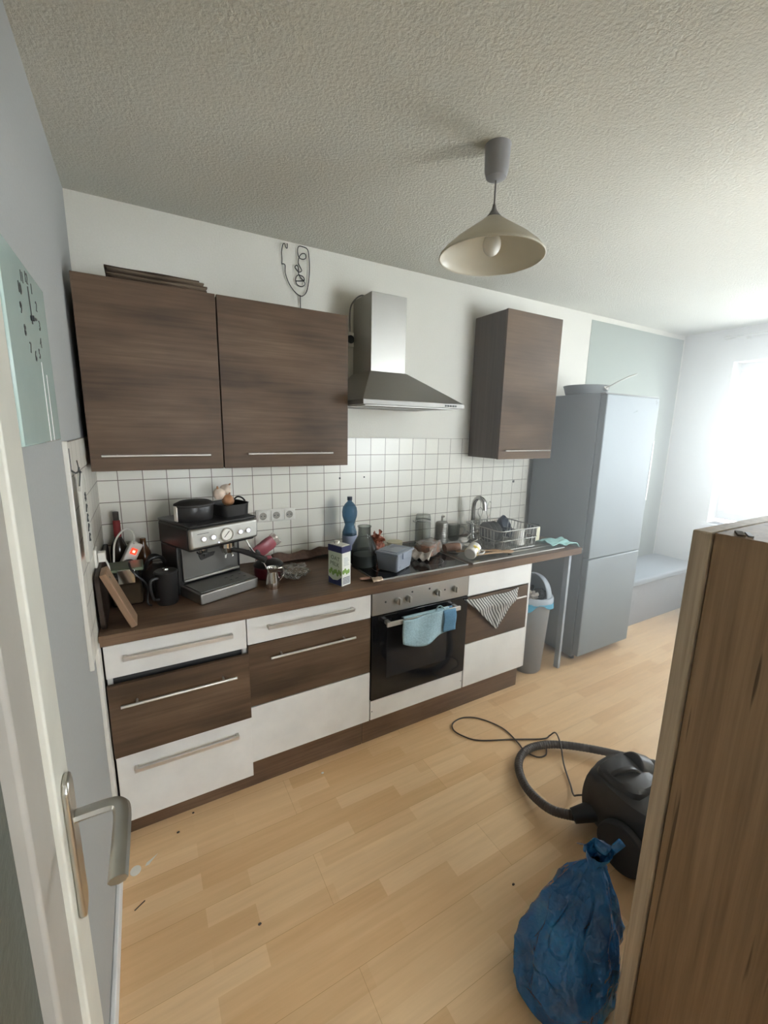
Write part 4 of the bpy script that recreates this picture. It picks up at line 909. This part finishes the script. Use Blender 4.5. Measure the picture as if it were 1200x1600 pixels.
# ------------------------------------------------------------------ cloths on the oven and drawer
oc = thing('blue_oven_cloth', 'light blue cloth hanging over the oven handle', 'cloth', (0, 0, 0))
def ocf(u, v):
    x = 1.235+.285*u+.014*math.sin(v*3)*(u-.5); s_ = v
    z = .697-.006*math.sin(PI*u*2)-s_*(.125+.035*math.sin(PI*u))+(.0)
    y = YF-.056-.006*math.sin(u*11+v*2)-.010*v*math.sin(u*5)-.004
    return (x, y, z)
MB().grid(ocf, 30, 16).build('front_fall', 'blue_cloth', oc, solid=.004)
MB().grid(lambda u, v: (1.24+.278*u, YF-.058+.022*v, .700+.006*math.sin(PI*v)), 20, 6).build('top_fold', 'blue_cloth', oc, solid=.004)
MB().grid(lambda u, v: (1.25+.305*u, YF-.036+.006*math.sin(u*9), .699-(.10+.04*u)*v), 22, 10).build('back_fall', 'blue_cloth_dark', oc, solid=.003)
MB().grid(lambda u, v: (1.475+.080*u+.01*v, YF-.062-.006*math.sin(v*5), .698-(.125)*v), 10, 10).build('side_fold', 'blue_cloth_dark', oc, solid=.003)
MB().tube([(1.43, YF-.055, .700), (1.445, YF-.058, .725), (1.465, YF-.056, .722), (1.485, YF-.055, .700)], .006, 8, sub=5, flat=.4).build('hanging_loop', 'blue_cloth', oc)
def twf(u, v):
    # triangular towel: top edge caught in the drawer gap, point hanging down
    xl = 1.655+(1.905-1.655)*v; xr = 2.075-(2.075-1.915)*v
    x = xl+(xr-xl)*u; z = .705-.225*v-.015*math.sin(PI*u)*(1-v)
    return (x, YF-.012-.008*math.sin(u*10+v*3)*(1-.6*v)-.010*math.sin(PI*v)-.022*math.exp(-((z-.645)/.03)**2), z)
tag(MB().grid(twf, 30, 24).build('striped_tea_towel', 'towel', solid=.004), 'grey and white striped tea towel hanging from the sink drawer', 'towel')

# ------------------------------------------------------------------ bin
bn = thing('swing_lid_bin', 'grey swing-lid bin full of rubbish between cabinet and fridge', 'bin', (2.405, -.435, 0))
MB().lathe([(0, 0), (.088, 0), (.095, .010), (.122, .505), (.126, .510), (.122, .512), (.116, .50), (.09, .02), (0, .012)], n=40, sx=1, sy=1.0).build('bin_body', 'grey_plastic', bn)
MB().lathe([(.128, .500), (.136, .506), (.137, .530), (.130, .542), (.118, .545), (.110, .535), (.118, .520), (.122, .505)], n=44).build('lid_rim', 'grey_lid', bn)
hood = MB()
def hf(u, v):
    a = PI*(.06+.88*u)-PI/2; e = PI/2*v   # dome opened towards the room
    th = -PI*.50+PI*1.22*u
    return (.118*math.cos(th)*math.cos(e), .118*math.sin(th)*math.cos(e), .540+.145*math.sin(e))
hood.grid(hf, 28, 12).build('lid_dome', 'grey_lid', bn, solid=.005)
ln = MB()
def lf_(u, v):
    a = 2*PI*u; r = .1385+.005*math.sin(a*9)*v+.004*math.sin(a*4+1)
    return (r*math.cos(a), r*math.sin(a), .512-(.035+.022*math.sin(a*3+4)+.012*math.sin(a*7))*v)
ln.grid(lf_, 90, 6).build('bin_liner', 'liner', bn, solid=.0015)
for i, (x, y, z, r, mt, lab) in enumerate(((-.045, -.035, .545, (.05, .04, .035), 'trash', 'pale crumpled wrapper on the left in the open bin'), (.03, -.04, .545, (.045, .04, .04), 'trash_dark', 'dark crumpled foil in the open bin'), (-.01, .04, .56, (.05, .045, .045), 'trash_dark', 'dark crumpled packaging at the back of the open bin'), (-.075, -.01, .565, (.025, .045, .030), 'trash', 'pale packaging sticking up at the left rim of the open bin'))):
    tag(crumple((0, 0, 0), r, .5, 2.4, 26, 16).build('crumpled_rubbish', mt, ang=180, loc=(2.405+x, -.435+y, z)), lab, 'rubbish', 'rubbish in the bin')

# ------------------------------------------------------------------ vacuum cleaner
vc = thing('canister_vacuum', 'dark canister vacuum cleaner with looping hose on the floor', 'vacuum cleaner', (1.78, -1.53, 0), 0)
def vf(q):
    return .92/max(.72, max(abs(q.x)**1.1, abs(q.y)**1.1, abs(q.z))**.55)
vb = MB().blob((.012, -.01, .150), (.150, .190, .138), vf, 40, 26)
vb.v = [(x, y, z*(1-.10*max(0, -y/.2)) if z > .17 else z) for x, y, z in vb.v]
vb.build('vacuum_body', 'vac', vc)
MB().blob((.0, .03, .245), (.105, .105, .050), vf, 28, 16).build('dust_cover', 'vac', vc)
for sx_ in (-.150, .150): MB().cyl((sx_-.018, -.06, .095), (sx_+.018, -.06, .095), .092, n=36).build('wheel', 'black_soft', vc, bevel=.006)
MB().cyl((.055, .055, .262), (.105, .03, .232), .062, .070, 32).build('dial_cover', 'vac', vc, bevel=.006)
MB().tube([(-.075, .06, .270), (-.05, .04, .300), (.0, .02, .306), (.03, .01, .285)], .014, 10, sub=5, flat=.6).build('carry_handle', 'vac', vc)
MB().cyl((-.085, .085, .095), (-.165, .135, .062), .040, .028, 20).build('hose_coupling', 'black', vc)
MB().cyl((0, .14, .03), (0, .16, .03), .03, n=18).build('front_castor', 'black', vc)
hs = [(-.16, .133, .062), (-.20, .20, .045), (-.205, .28, .032), (-.185, .37, .026), (-.13, .455, .026), (-.05, .505, .026), (.05, .51, .026), (.15, .465, .03), (.25, .38, .035), (.34, .27, .045), (.42, .14, .06), (.50, -.02, .08), (.54, -.2, .10)]
P = cat(hs, 22); R0 = .0185
ho = MB().tube(P, lambda t: R0+.0012*math.sin(t*len(P)*PI*.75), 14)
ho.build('hose', 'hose', vc)
cb = [(1.76, -1.44, .14), (1.69, -1.365, .10), (1.74, -1.31, .03), (1.80, -1.25, .008), (1.87, -1.16, .015), (1.93, -1.09, .05), (1.98, -1.02, .048), (1.975, -.99, .012), (1.93, -.985, .006), (1.78, -.908, .005), (1.62, -.83, .005), (1.565, -.76, .005), (1.553, -.70, .005), (1.59, -.657, .005), (1.67, -.652, .005), (1.743, -.703, .005), (1.80, -.82, .005), (1.79, -.94, .006), (1.775, -1.00, .006), (1.80, -1.06, .006), (1.85, -1.07, .005), (1.885, -1.045, .005)]
MB().tube([(x-1.78, y+1.53, z) for x, y, z in cb], .0036, 8, sub=8).build('power_cord', 'cord_brown', vc)

# ------------------------------------------------------------------ blue rubbish bag
bg_ = thing('blue_rubbish_bag', 'knotted blue plastic rubbish bag on the floor in the foreground', 'rubbish bag', (1.172, -1.706, 0))
def bfn(u, v):
    a = 2*PI*u; z = v
    prof = [(0, .148), (.05, .160), (.2, .158), (.4, .146), (.6, .118), (.75, .088), (.86, .052), (.92, .026), (.96, .036), (1, .042)]
    for (p0, r0), (p1, r1) in zip(prof, prof[1:]):
        if z <= p1: r = r0+(r1-r0)*(z-p0)/(p1-p0); break
    q = Vector((math.cos(a), math.sin(a), z*2.2))
    w_ = min(1, z*5)*min(1, (1-z)*6+.35)
    rid = 1-2*abs(noise.noise(q*1.35+Vector((4, 2, 0)))); rid2 = 1-2*abs(noise.noise(Vector((q.x*2+z*3, q.y*2, z*5))*.95)); rid3 = 1-2*abs(noise.noise(q*7))
    pleat = abs(math.sin(a*5.5+z*3+1.3*noise.noise(q*2)))
    r *= 1+w_*(.14*noise.noise(q*1.2)+.15*(rid-.6)+.10*(rid2-.6)+.012*(rid3-.5)+.16*z*(pleat-.6))
    return (r*math.cos(a)+.130*z*z, .80*r*math.sin(a)+.020*z*z, .368*z+.014*math.sin(a*3+1)*z*(1-z)*3)
bb_ = MB().grid(bfn, 180, 110); bb_.f.append(tuple(range(180))[::-1])
bo = fixn(bb_.build('bag_body', 'bag', bg_, ang=180))
MB().grid(lambda u, v: (.130+.030*math.cos(2.6*u)*(.5+v)+.01*math.sin(v*7+u*3), .020+.045*(u-.5)*(1+v)+.008*math.sin(u*13), .350+.050*v*(1-.4*u)+.010*math.sin(u*11)), 18, 8).build('bag_ears', 'bag', bg_, solid=.001, ang=180)

# ------------------------------------------------------------------ small debris on the floor
pk_ = [(.048, -.735, .012, 'white_plastic', 'round white scrap on the floor by the left wall'), ]
o = MB().lathe([(0, .0012), (.017, .0012), (.018, 0)], n=20, sx=1, sy=1.15).build('paper_scrap', 'white_plastic', loc=(.052, -.735, .0003)); tag(o, 'round white scrap on the floor near the left baseboard', 'scrap')
o = MB().prism([(-.02, -.006), (-.008, -.009), (.004, -.002), (.03, .012), (.004, .006), (-.012, .004)], 'z', .0003, .0012).build('paper_scrap', 'white_plastic', loc=(.100, -.722, 0), rot=(0, 0, .3)); tag(o, 'pointed white scrap on the floor right of the round scrap', 'scrap')
for x, y, r, lab in ((.200, -.646, .006, 'dark crumb on the floor below the left drawers'), (.262, -.580, .005, 'small dark crumb closest to the drawer cabinet'), (.407, -1.127, .006, 'dark crumb in the middle of the open floor'), (1.236, -1.44, .006, 'dark crumb on the floor near the blue bag')):
    tag(MB().blob((0, 0, .003), (r, r*.7, .003), lambda q: 1+.3*noise.noise(q*3), 10, 6).build('floor_crumb', 'cord_brown', loc=(x, y, .0002)), lab, 'crumb')
tag(MB().box(-.018, .018, -.0015, .0015, 0, .002).build('wood_splinter', 'cord_brown', loc=(.065, -.875, .0002), rot=(0, 0, .55)), 'thin brown splinter on the floor by the baseboard', 'splinter')
tag(MB().blob((0, 0, .004), (.014, .008, .004), None, 10, 6).build('floor_fluff', 'trash', loc=(1.791, -.515, .0002)), 'pale bit of fluff on the floor under the oven', 'fluff')
tag(MB().blob((0, 0, .003), (.007, .005, .003), None, 10, 6).build('floor_fluff', 'white_plastic', loc=(.818, -.64, .0002)), 'tiny pale bit on the floor in front of the plinth', 'fluff')

for o in list(COL.objects):
    if o.type == 'MESH' and o.name.split('.')[0] in ('lamp_shade',): pass
